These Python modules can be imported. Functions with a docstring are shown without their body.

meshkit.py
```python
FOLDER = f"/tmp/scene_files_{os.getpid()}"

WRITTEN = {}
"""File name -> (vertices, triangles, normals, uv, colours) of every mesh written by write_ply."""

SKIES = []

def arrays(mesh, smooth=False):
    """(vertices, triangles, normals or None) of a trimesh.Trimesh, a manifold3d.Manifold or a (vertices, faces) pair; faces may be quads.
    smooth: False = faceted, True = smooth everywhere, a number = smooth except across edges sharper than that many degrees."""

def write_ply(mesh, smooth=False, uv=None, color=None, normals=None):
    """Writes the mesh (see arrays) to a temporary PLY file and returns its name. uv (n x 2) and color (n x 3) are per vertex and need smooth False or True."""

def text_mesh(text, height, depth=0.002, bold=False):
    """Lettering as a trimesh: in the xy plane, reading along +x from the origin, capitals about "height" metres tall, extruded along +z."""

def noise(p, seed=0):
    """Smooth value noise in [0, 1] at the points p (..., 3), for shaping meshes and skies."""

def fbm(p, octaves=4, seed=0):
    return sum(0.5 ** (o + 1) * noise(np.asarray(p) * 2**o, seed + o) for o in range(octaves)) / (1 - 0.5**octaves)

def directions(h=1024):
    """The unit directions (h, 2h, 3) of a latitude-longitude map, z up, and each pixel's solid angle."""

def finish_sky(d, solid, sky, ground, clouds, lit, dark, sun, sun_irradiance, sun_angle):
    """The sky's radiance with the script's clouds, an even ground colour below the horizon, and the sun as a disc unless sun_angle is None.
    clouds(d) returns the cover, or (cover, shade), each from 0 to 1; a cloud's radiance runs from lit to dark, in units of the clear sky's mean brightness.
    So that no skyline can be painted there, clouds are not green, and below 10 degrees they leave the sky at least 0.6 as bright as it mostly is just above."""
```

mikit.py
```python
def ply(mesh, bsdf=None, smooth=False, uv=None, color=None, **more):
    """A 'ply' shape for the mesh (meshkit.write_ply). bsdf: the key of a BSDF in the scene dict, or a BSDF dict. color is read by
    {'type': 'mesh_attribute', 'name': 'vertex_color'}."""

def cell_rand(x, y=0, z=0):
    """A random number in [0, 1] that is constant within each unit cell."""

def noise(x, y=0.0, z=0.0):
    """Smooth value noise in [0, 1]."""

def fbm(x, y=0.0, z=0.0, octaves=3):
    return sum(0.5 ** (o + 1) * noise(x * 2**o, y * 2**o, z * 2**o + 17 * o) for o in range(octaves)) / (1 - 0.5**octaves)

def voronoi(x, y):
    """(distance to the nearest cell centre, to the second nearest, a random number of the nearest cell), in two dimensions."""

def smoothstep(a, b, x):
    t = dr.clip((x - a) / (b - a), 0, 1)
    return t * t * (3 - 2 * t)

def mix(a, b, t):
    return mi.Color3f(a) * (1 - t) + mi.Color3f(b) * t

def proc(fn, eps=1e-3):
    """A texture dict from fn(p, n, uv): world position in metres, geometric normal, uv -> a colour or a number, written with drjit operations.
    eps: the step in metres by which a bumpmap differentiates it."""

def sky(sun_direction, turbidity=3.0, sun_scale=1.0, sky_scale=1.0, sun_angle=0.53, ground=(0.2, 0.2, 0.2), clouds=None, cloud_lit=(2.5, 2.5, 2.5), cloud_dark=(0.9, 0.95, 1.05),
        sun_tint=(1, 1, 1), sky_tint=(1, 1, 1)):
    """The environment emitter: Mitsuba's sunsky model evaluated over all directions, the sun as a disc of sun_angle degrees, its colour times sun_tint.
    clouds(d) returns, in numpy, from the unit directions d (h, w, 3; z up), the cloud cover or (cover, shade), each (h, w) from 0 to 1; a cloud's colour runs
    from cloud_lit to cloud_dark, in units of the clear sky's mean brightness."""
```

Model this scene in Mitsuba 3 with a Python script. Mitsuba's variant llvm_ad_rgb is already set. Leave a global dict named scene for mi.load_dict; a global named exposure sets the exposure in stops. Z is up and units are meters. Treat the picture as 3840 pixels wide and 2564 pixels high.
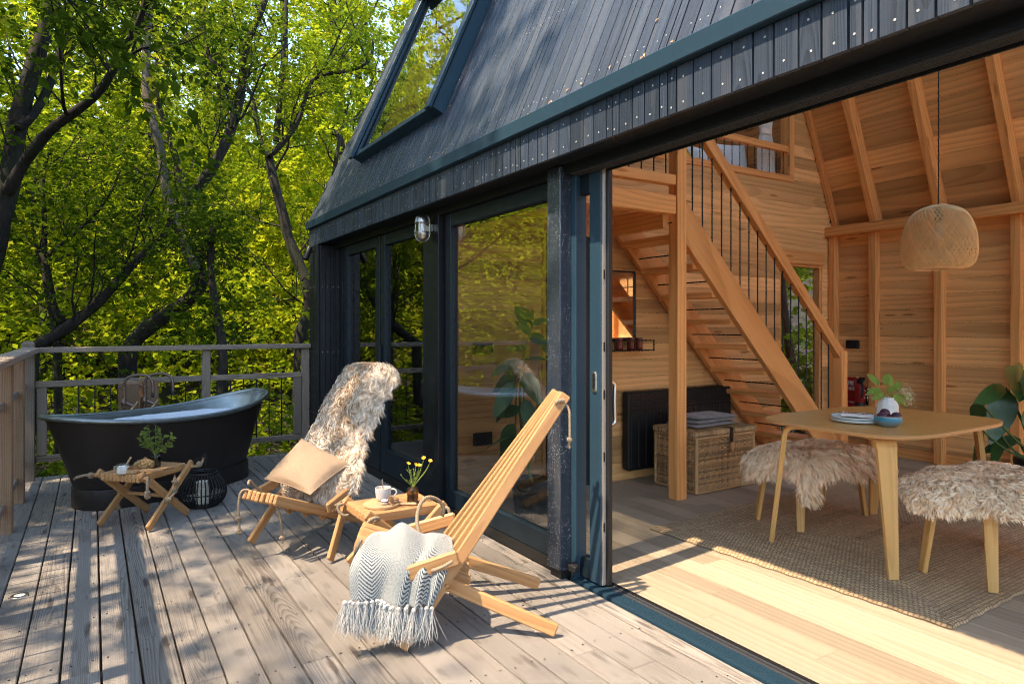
import math, numpy as np, trimesh, drjit as dr, mitsuba as mi, mikit, meshkit
from mikit import cell_rand, noise, fbm, voronoi, smoothstep, mix
T = mi.ScalarTransform4f
scene, labels = {}, {}
# ------------------------------------------------------------------ camera, sky, exposure
PSI = math.radians(32.15); SP, CP = math.sin(PSI), math.cos(PSI); HC = 1.27
scene['camera'] = {'type': 'perspective', 'fov': 2 * math.degrees(math.atan(1920 / 2500.)), 'fov_axis': 'x',
                   'near_clip': .05, 'far_clip': 400., 'principal_point_offset_y': 0.0222,
                   'to_world': T().look_at(origin=[0, 0, HC], target=[SP, CP, HC], up=[0, 0, 1])}
SUN = (-.56, -.062, 1.0)
scene['sky'] = mikit.sky(SUN, turbidity=3, sun_scale=.76, sky_scale=1.95, sun_angle=.8, sun_tint=(1.0, .96, .91), sky_tint=(1.16, .985, .80))
exposure = 3.3

# ------------------------------------------------------------------ helpers
RNG = np.random.default_rng(7)
V = lambda *a: np.array(a, float)
def nrm(v): v = np.asarray(v, float); return v / (np.linalg.norm(v) + 1e-12)
BID = [0]
def bid(): BID[0] = (BID[0] * 37 + 11) % 97; return BID[0]

class MB:
    """collects shapes, with wood coordinates in uv, into one mesh"""
    def __init__(s): s.v, s.f, s.t, s.n = [], [], [], 0
    def add(s, v, f, uv=None):
        v = np.asarray(v, float); f = np.asarray(f, int)
        if f.shape[1] == 4: f = np.vstack([f[:, [0, 1, 2]], f[:, [0, 2, 3]]])
        s.v.append(v); s.f.append(f + s.n); s.t.append(np.zeros((len(v), 2)) if uv is None else np.asarray(uv, float)); s.n += len(v)
        return s
    def loft(s, A, B, i=None, u0=None, closed=True):
        """prism between the two polygons A and B (same number of points), faceted, grain from A to B"""
        A, B = np.asarray(A, float), np.asarray(B, float); n = len(A)
        i = bid() if i is None else i; u0 = RNG.uniform(0, 40) if u0 is None else u0
        L = np.linalg.norm(B.mean(0) - A.mean(0))
        per = np.concatenate([[0], np.cumsum(np.linalg.norm(np.roll(A, -1, 0) - A, axis=1))]); per = (per - per[-1] / 2) * min(1, .9 / per[-1])
        v, f, t = [], [], []
        for k in range(n):
            j = (k + 1) % n; b = len(v)
            v += [A[k], A[j], B[j], B[k]]
            t += [(u0, i + per[k]), (u0, i + per[k + 1]), (u0 + L, i + per[k + 1]), (u0 + L, i + per[k])]
            f += [(b, b + 1, b + 2), (b, b + 2, b + 3)]
        if closed:
            for P, flip in ((A, 1), (B, 0)):
                b = len(v); c = P.mean(0); v += list(P)
                ex = nrm(P[1] - P[0]); d = P - c
                t += [(u0 + .3 * np.linalg.norm(q), i + (q @ ex) * .6) for q in d]
                for k in range(1, n - 1): f.append((b, b + k + 1, b + k) if flip else (b, b + k, b + k + 1))
        return s.add(v, f, t)
    def beam(s, p, q, w, h, up=(0, 0, 1), ch=.004, i=None, ends=None):
        """bar from p to q, w wide (sideways) and h tall (along up), edges chamfered, ends too"""
        p, q = V(*p), V(*q); d = nrm(q - p); x = nrm(np.cross(d, up)); z = np.cross(x, d)
        ch = min(ch, w * .4, h * .4)
        def sec(c, a, b, k):
            P = [(-a, -b + k), (-a + k, -b), (a - k, -b), (a, -b + k), (a, b - k), (a - k, b), (-a + k, b), (-a, b - k)]
            return [c + x * m + z * n for m, n in P]
        i = bid() if i is None else i; u0 = RNG.uniform(0, 40)
        if ch <= 0:
            sec0 = lambda c: [c + x * m + z * n for m, n in ((-w / 2, -h / 2), (w / 2, -h / 2), (w / 2, h / 2), (-w / 2, h / 2))]
            return s.loft(sec0(p), sec0(q), i, u0)
        a, b = w / 2, h / 2
        s0, s1 = sec(p, a - ch, b - ch, ch * .5), sec(p + d * ch, a, b, ch)
        s2, s3 = sec(q - d * ch, a, b, ch), sec(q, a - ch, b - ch, ch * .5)
        s.loft(s1, s2, i, u0, closed=False); s.loft(s0, s1, i, u0, closed=False); s.loft(s2, s3, i, u0, closed=False)
        for P, fl in ((s0, 1), (s3, 0)):
            f = [(0, k + 1, k) if fl else (0, k, k + 1) for k in range(1, 7)]
            s.add(P, f, [(u0 + .2 * k, i + .01 * k) for k in range(8)])
        return s
    def box(s, lo, hi, ch=.0, i=None):
        lo, hi = V(*lo), V(*hi); d = hi - lo; ax = int(np.argmax(d)); c = (lo + hi) / 2
        p, q = c.copy(), c.copy(); p[ax] = lo[ax]; q[ax] = hi[ax]
        up = [(0, 0, 1), (0, 0, 1), (0, 1, 0)][ax]
        w, h = [(d[1], d[2]), (d[0], d[2]), (d[0], d[1])][ax]
        return s.beam(p, q, w, h, up, ch, i)
    def tube(s, P, r, sides=8, cap=True, i=0):
        P = np.asarray(P, float); n = len(P); r = np.broadcast_to(r, (n,)).astype(float)
        t = np.gradient(P, axis=0); t /= np.linalg.norm(t, axis=1, keepdims=True) + 1e-12
        a = np.zeros_like(P); ref = V(0, 0, 1) if abs(t[0, 2]) < .9 else V(1, 0, 0)
        x = nrm(np.cross(t[0], ref))
        for k in range(n):
            x = nrm(x - t[k] * (x @ t[k])); a[k] = x
        b = np.cross(t, a); g = np.arange(sides) * 2 * np.pi / sides
        v = P[:, None] + r[:, None, None] * (np.cos(g)[None, :, None] * a[:, None] + np.sin(g)[None, :, None] * b[:, None])
        L = np.concatenate([[0], np.cumsum(np.linalg.norm(np.diff(P, axis=0), axis=1))])
        uv = np.stack([np.broadcast_to(L[:, None], (n, sides)), np.broadcast_to((g / 6.3 * .2 + i)[None], (n, sides))], -1).reshape(-1, 2)
        I, J = np.meshgrid(np.arange(n - 1), np.arange(sides), indexing='ij')
        q = np.stack([I * sides + J, I * sides + (J + 1) % sides, (I + 1) * sides + (J + 1) % sides, (I + 1) * sides + J], -1).reshape(-1, 4)
        f = np.vstack([q[:, [0, 1, 2]], q[:, [0, 2, 3]]])
        v = v.reshape(-1, 3)
        if cap:
            v = np.vstack([v, P[0], P[-1]]); uv = np.vstack([uv, [[0, i]], [[L[-1], i]]]); m = n * sides
            f = np.vstack([f, [(m, (k + 1) % sides, k) for k in range(sides)], [(m + 1, m - sides + k, m - sides + (k + 1) % sides) for k in range(sides)]])
        return s.add(v, f, uv)
    def lathe(s, prof, n=24, c=(0, 0, 0), wav=0, amp=0., sc=(1, 1)):
        """profile of (r, z) turned round the z axis through c; wav flutes of depth amp"""
        g = np.arange(n) * 2 * np.pi / n; pr = np.asarray(prof, float)
        k = 1 + amp * np.cos(wav * g)
        v = np.stack([pr[:, :1] * np.cos(g) * k * sc[0], pr[:, :1] * np.sin(g) * k * sc[1], np.broadcast_to(pr[:, 1:], (len(pr), n))], -1).reshape(-1, 3) + V(*c)
        I, J = np.meshgrid(np.arange(len(pr) - 1), np.arange(n), indexing='ij')
        q = np.stack([I * n + J, I * n + (J + 1) % n, (I + 1) * n + (J + 1) % n, (I + 1) * n + J], -1).reshape(-1, 4)
        return s.add(v, q, np.stack([v[:, 0] - c[0], v[:, 1] - c[1]], 1))
    def grid(s, P, uv=None, both=0.):
        """surface through the n x m points P; both > 0 gives it that thickness"""
        P = np.asarray(P, float); n, m = P.shape[:2]
        I, J = np.meshgrid(np.arange(n - 1), np.arange(m - 1), indexing='ij')
        q = np.stack([I * m + J, I * m + J + 1, (I + 1) * m + J + 1, (I + 1) * m + J], -1).reshape(-1, 4)
        uv = np.zeros((n * m, 2)) if uv is None else np.asarray(uv).reshape(-1, 2)
        if not both: return s.add(P.reshape(-1, 3), q, uv)
        du, dv = np.gradient(P, axis=0), np.gradient(P, axis=1); N = np.cross(du, dv); N /= np.linalg.norm(N, axis=-1, keepdims=True) + 1e-9
        A, B = (P + N * both / 2).reshape(-1, 3), (P - N * both / 2).reshape(-1, 3); k = n * m
        rim = [(i * m) for i in range(n)], [(i * m + m - 1) for i in range(n)], list(range(m)), list(range((n - 1) * m, n * m))
        e = []
        for R, fl in zip(rim, (1, 0, 0, 1)):
            for a, b in zip(R[:-1], R[1:]): e.append((a, b, b + k, a + k) if fl else (b, a, a + k, b + k))
        return s.add(np.vstack([A, B]), np.vstack([q, q[:, ::-1] + k, e]), np.vstack([uv, uv]))
    def mesh(s, m, uv=None): return s.add(m.vertices, m.faces, uv)
    def xf(s, M):
        M = np.asarray(M, float); s.v = [v @ M[:3, :3].T + M[:3, 3] for v in s.v]; return s
    def get(s): return np.vstack(s.v), np.vstack(s.f), np.vstack(s.t)

CNT = {}
def key(name):
    """the next free key: name, name_001, name_002 ..."""
    k = CNT.get(name, 0); CNT[name] = k + 1
    return name if k == 0 else f'{name}_{k:03d}'
def put(name, mb, mat, smooth=False, kind=None, label=None, **kw):
    k = key(name); v, f, t = mb.get() if isinstance(mb, MB) else mb
    scene[k] = mikit.ply(trimesh.Trimesh(v, f, process=False), mat, smooth, uv=t, **kw)
    if kind: labels.setdefault(k, {})['kind'] = kind
    if label: labels.setdefault(k, {})['label'] = label
    return k
def tag(k, label, cat=None, group=None, kind=None):
    d = labels.setdefault(k, {})
    if label: d['label'] = label
    if cat: d['category'] = cat
    if group: d['group'] = group
    if kind: d['kind'] = kind
    return k
def thing(name, label, cat, group=None): return tag(key(name), label, cat, group)
def one(name, label, cat, mb, mat, smooth=False, group=None):
    """a thing that is one mesh"""
    k = put(name, mb, mat, smooth); tag(k, label, cat, group); return k
def frame(o, x, y, z=(0, 0, 1)):
    M = np.eye(4); M[:3, 0], M[:3, 1], M[:3, 2], M[:3, 3] = x, y, z, o; return M
def rotz(a, o=(0, 0, 0)): c, s = math.cos(a), math.sin(a); return frame(o, (c, s, 0), (-s, c, 0))
def curve(P, n=24):
    """smooth curve through the points"""
    from scipy.interpolate import CubicSpline
    P = np.asarray(P, float); t = np.concatenate([[0], np.cumsum(np.linalg.norm(np.diff(P, axis=0), axis=1))])
    return CubicSpline(t, P)(np.linspace(0, t[-1], n))
def ray(x, y):
    """direction through the photograph's pixel (3840 wide), used to lay out tree stems at their own depth"""
    t, v = (x - 1920) / 2500., (1225 - y) / 2500.; return V(SP + t * CP, CP - t * SP, v)
def at(x, y, d): return ray(x, y) * d + V(0, 0, HC)

# ------------------------------------------------------------------ materials
def pri(name, col, rough=.5, **kw):
    scene[name] = {'type': 'twosided', 'bsdf': {'type': 'principled', 'base_color': col if isinstance(col, dict) else {'type': 'rgb', 'value': list(col)}, 'roughness': rough, **kw}}
def wood(dark, light, ring=130., tone=.3, streak=.5, knot=.0, grey=None, g0=.012, g1=.09, rgw=.62, dirt=0.):
    def fn(p, n, uv):
        u, v = uv.x, uv.y
        i = dr.floor(v + .5); lv = v - i
        r1, r2, r3 = cell_rand(i, 1), cell_rand(i, 2), cell_rand(i, 5)
        g = g0 + g1 * noise(u * .8 + r2 * 37., i * 3.3)
        wob = (noise(u * 2.7, lv * 14., i) - .5) * .014
        kn = mi.Float(0)
        if knot:
            d, _, w = voronoi(u * 1.7 + r1 * 5, lv * 9. + i * 7.)
            kn = dr.select(w > 1 - knot, 1 - smoothstep(.03, .16, d), 0.)
            wob = wob + dr.select(w > 1 - knot, .012 * dr.exp(-d * d * 30.), 0.)
        h = dr.sqrt(dr.square(lv - (r1 - .5) * .14 + wob) + g * g)
        ph = h * ring + r2 * 9.; f = ph - dr.floor(ph)
        rg = smoothstep(.15, .9, f) * (1 - smoothstep(.9, 1., f))
        st = noise(u * 5., lv * 380., i)
        t = dr.clip(1 - rgw * rg - streak * (st - .35) - .9 * kn, 0, 1)
        c = mix(dark, light, t) * (1 - tone * .6 + tone * r3)
        if grey is not None: c = mix(c, mi.Color3f(grey) * (.75 + .4 * st), smoothstep(.35, .75, noise(u * 1.1 + 3, lv * 5., i * 1.7)) * .6)
        if dirt: c = c * (1 - dirt * smoothstep(.45, .8, fbm(p.x * 2.3, p.y * 2.3, p.z * 2.3 + 5, 4)) - dirt * .8 * smoothstep(.72, .9, noise(u * 9., lv * 60., i)))
        return c
    return mikit.proc(fn)
def woodm(name, *a, rough=.55, **k): pri(name, wood(*a, **k), rough, specular=.22)
woodm('m_deck', (.085, .069, .057), (.275, .243, .209), ring=170., tone=.5, streak=.6, knot=.36, grey=(.215, .197, .176), rough=.75, rgw=.5, dirt=.3)
woodm('m_rail', (.125, .09, .065), (.25, .195, .15), ring=110., tone=.3, streak=.5, grey=(.20, .17, .143), rough=.75)
woodm('m_railwarm', (.15, .085, .05), (.28, .175, .105), ring=130., tone=.3, streak=.5, rough=.7)
woodm('m_fir', (.52, .19, .045), (.82, .385, .13), ring=30., tone=.18, streak=.3, rgw=.42, knot=.2, g1=.16, rough=.5)
woodm('m_cedar', (.42, .18, .052), (.84, .465, .185), ring=24., tone=.6, streak=.25, rgw=.34, knot=.26, g1=.14, rough=.55)
woodm('m_floor', (.24, .178, .115), (.355, .288, .205), ring=30., rgw=.36, tone=.42, streak=.32, rough=.55)
woodm('m_alder', (.35, .172, .068), (.46, .258, .112), ring=50., tone=.2, streak=.3, rough=.45)
woodm('m_oak', (.50, .255, .075), (.64, .37, .125), ring=70., tone=.1, streak=.5, rough=.38)
woodm('m_oaktop', (.45, .205, .052), (.57, .295, .085), ring=60., tone=.1, streak=.5, rough=.34)
woodm('m_board', (.30, .175, .08), (.48, .31, .165), ring=120., tone=.2, streak=.4, rough=.5)
def clad_fn(p, n, uv):
    u, v = uv.x, uv.y
    i = dr.floor(v + .5); lv = v - i; r3 = cell_rand(i, 5)
    h = dr.sqrt(dr.square(lv - (cell_rand(i, 1) - .5) * .14 + (noise(u * 2.7, lv * 14., i) - .5) * .014) + dr.square(.012 + .09 * noise(u * .8 + r3 * 37., i * 3.3)))
    ph = h * 150; f = ph - dr.floor(ph)
    st = noise(u * 5., lv * 420., i)
    w = .55 * smoothstep(.2, .9, f) + .6 * (st - .3)
    c = mix((.014, .021, .034), (.041, .055, .080), dr.clip(1 - w, 0, 1)) * (.7 + .5 * r3)
    return mix(c, (.07, .078, .09), smoothstep(.62, .9, noise(u * 2.3, lv * 30., i * 5)) * .5)
pri('m_clad', mikit.proc(clad_fn), .48, specular=.45)
pri('m_cladshade', mikit.proc(lambda p, n, uv: clad_fn(p, n, uv) * .17), .45, specular=.45)  # cladding colour darkened to carry the shade on soffit, pier and corner
def spat_fn(p, n, uv):
    d, _, w = voronoi(uv.x * 150., uv.y * 150.)
    c = clad_fn(p, n, uv)
    return dr.select((w > .84) & (d < .12 + .24 * noise(uv.x * 9, uv.y * 9)), mi.Color3f(.42, .43, .44), c * .9)
pri('m_spatter', mikit.proc(spat_fn), .3, specular=.5)
pri('m_frameshade', (.006, .013, .020), .42, specular=.35)  # same frame finish, darkened so its colour holds the shade under the eaves
pri('m_frame', (.017, .043, .066), .45, specular=.35)
pri('m_dark', (.008, .010, .013), .45, specular=.4)
pri('m_black', (.010, .010, .010), .5, specular=.4)
pri('m_brush', (.03, .032, .036), .8)
pri('m_steel', (.62, .61, .58), .28, metallic=1.)
pri('m_gap', (.085, .042, .018), .9)
pri('m_screw', (.42, .42, .41), .45)
pri('m_alu', (.42, .38, .33), .5, metallic=.6)
scene['m_glass'] = {'type': 'thindielectric', 'int_ior': 1.52}
scene['m_glazing'] = {'type': 'thindielectric', 'int_ior': 1.82, 'specular_transmittance': {'type': 'rgb', 'value': [.36, .38, .37]}}
pri('m_white', (.62, .60, .57), .4, specular=.5)
pri('m_cotton', (.72, .70, .66), .9)
pri('m_soil', (.05, .04, .03), .9)
def rope_fn(p, n, uv):
    f = uv.x * 90 + uv.y * 30; f = f - dr.floor(f)
    return mix((.13, .085, .045), (.37, .285, .19), smoothstep(.05, .5, f) * (1 - smoothstep(.75, 1., f)) * (.6 + .6 * noise(uv.x * 400, uv.y * 300)))
pri('m_rope', mikit.proc(rope_fn), .9)
# ------------------------------------------------------------------ deck
tag('deck', None, kind='structure')
JOIN = {0: (3.9,), 1: (2.2, 4.9), 2: (5.2,), 3: (3.45,), 4: (2.9,), 5: (4.6,), 6: (3.1,), 7: (2.62, 5.3), 8: (3.3,), 9: (2.15, 4.7), 10: (2.55,), 11: (3.42, 5.6), 12: (1.9, 4.2), 13: (2.95,), 14: (4.0,), 15: (2.4, 5.0), 16: (3.3,), 17: (2.05, 4.6), 18: (1.86, 3.9), 19: (2.9,)}
nl = MB()
for k in range(21):
    x0 = .026 + .128 * (k - 5); x1 = min(x0 + .128, 2.03)
    g = RNG.uniform(.0025, .0045); ys = [-2.2] + list(JOIN.get(k, (3.,))) + [6.9]
    if k == 0: x0 = -.62
    for a, b in zip(ys[:-1], ys[1:]):
        put('deck__board', MB().beam(((x0 + x1) / 2, a + .001, -.016 + RNG.uniform(-.001, .001)), ((x0 + x1) / 2, b - .001, -.016 + RNG.uniform(-.001, .001)), x1 - x0 - 2 * g, .032, ch=.003), 'm_deck')
    for y in np.arange(.3, 6.9, .45):
        for dx in (-.036, .036):
            c = V((x0 + x1) / 2 + dx + RNG.uniform(-.006, .006), y + RNG.uniform(-.012, .012), .0018); r = RNG.uniform(.0032, .0048)
            a = np.arange(7) * 2 * np.pi / 7
            nl.add(c + np.stack([r * np.cos(a), r * np.sin(a), 0 * a], 1), [(0, i, i + 1) for i in range(1, 6)])
put('deck__nail', nl, 'm_dark', kind='stuff')
for y in np.arange(-2, 6.9, .45):
    put('deck__joist', MB().box((-.6, y - .025, -.24), (2.0, y + .025, -.036)), 'm_rail')
t = thing('deck_light', 'round recessed steel deck light set into the boards by the left railing', 'deck light')
put(t + '__rim', MB().lathe([(.022, .001), (.023, .004), (.036, .004), (.038, 0.0005), (.037, -.02)], 28, (-.294, 3.907, 0)), 'm_steel', True)
put(t + '__lens', MB().lathe([(.0001, .0035), (.0225, .003)], 28, (-.294, 3.907, 0)), 'm_white', True)

# ------------------------------------------------------------------ balustrades
XR = -.452
t = thing('deck_railing', 'weathered timber railing with wide posts along the left side of the deck', 'railing', 'deck railings')
for i, y in enumerate((2.0, 2.8, 3.60, 4.424, 5.146, 5.983)):
    put(t + '__post', MB().beam((XR - .010, y, -.3), (XR - .010, y, 1.058), .084, .088, up=(0, 1, 0), ch=.006), 'm_railwarm')
put(t + '__handrail', MB().beam((-.43, -1.9, 1.079), (-.43, 6.72, 1.079), .12, .042, ch=.006), 'm_rail')
for a, b in zip((-1.5, 2.0, 2.8, 3.60, 4.424, 5.146, 5.983), (2.0, 2.8, 3.60, 4.424, 5.146, 5.983, 6.73)):
    put(t + '__rail', MB().beam((XR - .028, a + .045, .785), (XR - .028, b - .045, .785), .044, .046, ch=.004), 'm_rail')
    put(t + '__rail', MB().beam((XR - .028, a + .045, .16), (XR - .028, b - .045, .16), .044, .046, ch=.004), 'm_rail')
    n = int((b - a) / .112)
    for q in range(1, n): put(t + '__rod', MB().tube([(XR - .028, a + q * (b - a) / n, .184), (XR - .028, a + q * (b - a) / n, .761)], .005, 6), 'm_black', True)
t = thing('deck_railing', 'weathered timber railing with thin black rods across the deck end behind the bath', 'railing', 'deck railings')
YB = 6.80
cp = MB().beam((XR, YB - .03, -.3), (XR, YB - .03, 1.125), .088, .088, up=(0, 1, 0), ch=.005)
cp.loft([(XR - .044, YB - .074, 1.125), (XR + .044, YB - .074, 1.125), (XR + .044, YB + .014, 1.125), (XR - .044, YB + .014, 1.125)], [(XR - .03, YB - .06, 1.15), (XR + .03, YB - .06, 1.15), (XR + .03, YB, 1.15), (XR - .03, YB, 1.15)])
put(t + '__post', cp, 'm_rail')
put(t + '__post', MB().beam((.895, YB, -.3), (.895, YB, 1.05), .07, .062, up=(0, 1, 0), ch=.004), 'm_rail')
put(t + '__post', MB().beam((1.81, YB, -.3), (1.81, YB, 1.05), .07, .062, up=(0, 1, 0), ch=.004), 'm_rail')
put(t + '__stile', MB().beam((XR + .09, YB, .2), (XR + .09, YB, .762), .07, .05, up=(0, 1, 0), ch=.004), 'm_rail')
put(t + '__stile', MB().beam((1.735, YB, .2), (1.735, YB, .762), .07, .05, up=(0, 1, 0), ch=.004), 'm_rail')
put(t + '__handrail', MB().beam((XR + .046, YB - .02, 1.075), (1.85, YB - .02, 1.08), .11, .044, ch=.005), 'm_rail')
for z in (.79, .17):
    put(t + '__rail', MB().beam((XR + .046, YB, z), (.858, YB, z + .002), .05, .05, ch=.004), 'm_rail')
    put(t + '__rail', MB().beam((.932, YB, z), (1.773, YB, z), .05, .05, ch=.004), 'm_rail')
for x in list(np.arange(XR + .23, .84, .118)) + list(np.arange(.99, 1.68, .118)):
    put(t + '__rod', MB().tube([(x, YB, .195), (x, YB, .765)], .006, 6), 'm_black', True)

# ------------------------------------------------------------------ cabin, outside
CT, ST = math.cos(math.atan(2.3)), math.sin(math.atan(2.3))
cab = thing('cabin', 'black timber cabin with steep slatted roof, glazed doors and warm wooden interior', 'cabin')
Y0, Y1 = -5.7, 6.8
def roofpt(w, y, off=0.): return V(1.838 + w * CT - off * ST, y, 2.32 + w * ST + off * CT)
SKY = (4.10, 5.68, .46, 2.16)    # skylight: y from, y to, w from, w to
scr = MB()
def disc(c, ex, ey, r):
    a = np.arange(7) * 2 * np.pi / 7
    scr.add(c + r * np.cos(a)[:, None] * V(*ex) + r * np.sin(a)[:, None] * V(*ey), [(0, i, i + 1) for i in range(1, 6)])
W = [.079, .09, .044, .085, .076, .048, .088, .072, .083, .042]
y, k = Y0, 0
while y < Y1 - .03:
    w_ = W[(k * 7 + k // 3) % 10] * RNG.uniform(.93, 1.07); ya, yb = y + .0034, min(y + w_ - .0034, Y1); yc = (ya + yb) / 2
    top = 5.9 if yc < 6.33 else max(.05, (6.81 - yc) / .235 / ST)
    if RNG.random() < .3: yb -= .002
    segs = [(0.0, top)]
    if SKY[0] - .03 < yc < SKY[1] + .03: segs = [(0.0, SKY[2] - .01), (SKY[3] + .01, top)]
    if yc < 1.43: segs = [(0., 2.18), (5.22, top)]
    th = .02 + RNG.uniform(-.002, .002)
    for a, b in segs:
        if b - a > .05: put(cab + '__roof__slat', MB().beam(roofpt(a, yc, -th / 2), roofpt(b, yc, -th / 2), yb - ya, th, up=(-ST, 0, CT), ch=.0006), 'm_clad')
        for ws in np.arange(a + .07, min(b, 4.2), .62):
            for q in ((yc - .018, yc + .018) if w_ > .06 else (yc,)):
                if RNG.random() < .6: disc(roofpt(ws + RNG.uniform(-.012, .012), q, .0015), (CT, 0, ST), (0, 1, 0), .0032)
    put(cab + '__fascia__slat', MB().beam((1.861, yc, 2.072), (1.861, yc, 2.244), yb - ya, .02, up=(-1, 0, 0), ch=.0008), 'm_clad')
    for z in (2.105, 2.205):
        disc(V(1.8495, yc + RNG.uniform(-.008, .008), z + RNG.uniform(-.01, .01)), (0, 1, 0), (0, 0, 1), .0042)
    y += w_; k += 1
put(cab + '__roof__screw', scr, 'm_screw', kind='stuff')
put(cab + '__gutter_trim', MB().box((1.818, Y0, 2.247), (1.9, Y1 + .01, 2.322), .004), 'm_frame')
def slab(y0, y1, w0, w1, o0, o1):
    A = [roofpt(w0, y0, o0), roofpt(w1, y0, o0), roofpt(w1, y0, o1), roofpt(w0, y0, o1)]; d = V(0, y1 - y0, 0)
    return [a for a in A], [a + d for a in A]
FRL = (-5.4, 1.4, 2.2, 5.2)  # unseen opening added in the front slope to let sun into the room
for a in ((FRL[1], SKY[0], 0, 5.9), (Y0, FRL[1], 0, FRL[2]), (Y0, FRL[1], FRL[3], 5.9), (SKY[0], SKY[1], 0, SKY[2]), (SKY[0], SKY[1], SKY[3], 5.9)):
    put(cab + '__roof__sheathing', MB().loft(*slab(*a, -.10, -.024)), 'm_dark')
put(cab + '__roof__sheathing', MB().loft([roofpt(0, SKY[1], -.1), roofpt(0, SKY[1], -.024), roofpt(5.9, SKY[1], -.024), roofpt(5.9, SKY[1], -.1)], [roofpt(0, 6.78, -.1), roofpt(0, 6.78, -.024), roofpt(5.9, 6.3, -.024), roofpt(5.9, 6.3, -.1)]), 'm_dark')
for y_ in (-5.4, -3.7, -2.0, -.3, 1.4):  # bars and glass of the added front rooflights, out of view
    put(cab + '__added_rooflight__frame', MB().beam(roofpt(2.2, y_, 0), roofpt(5.2, y_, 0), .06, .12, up=(-ST, 0, CT)), 'm_frame')
    if y_ < 1.4: put(cab + '__added_rooflight__pane', MB().grid([[roofpt(2.2, y_ + .03, .0), roofpt(2.2, y_ + 1.67, .0)], [roofpt(5.2, y_ + .03, .0), roofpt(5.2, y_ + 1.67, .0)]]), 'm_glass')
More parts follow.
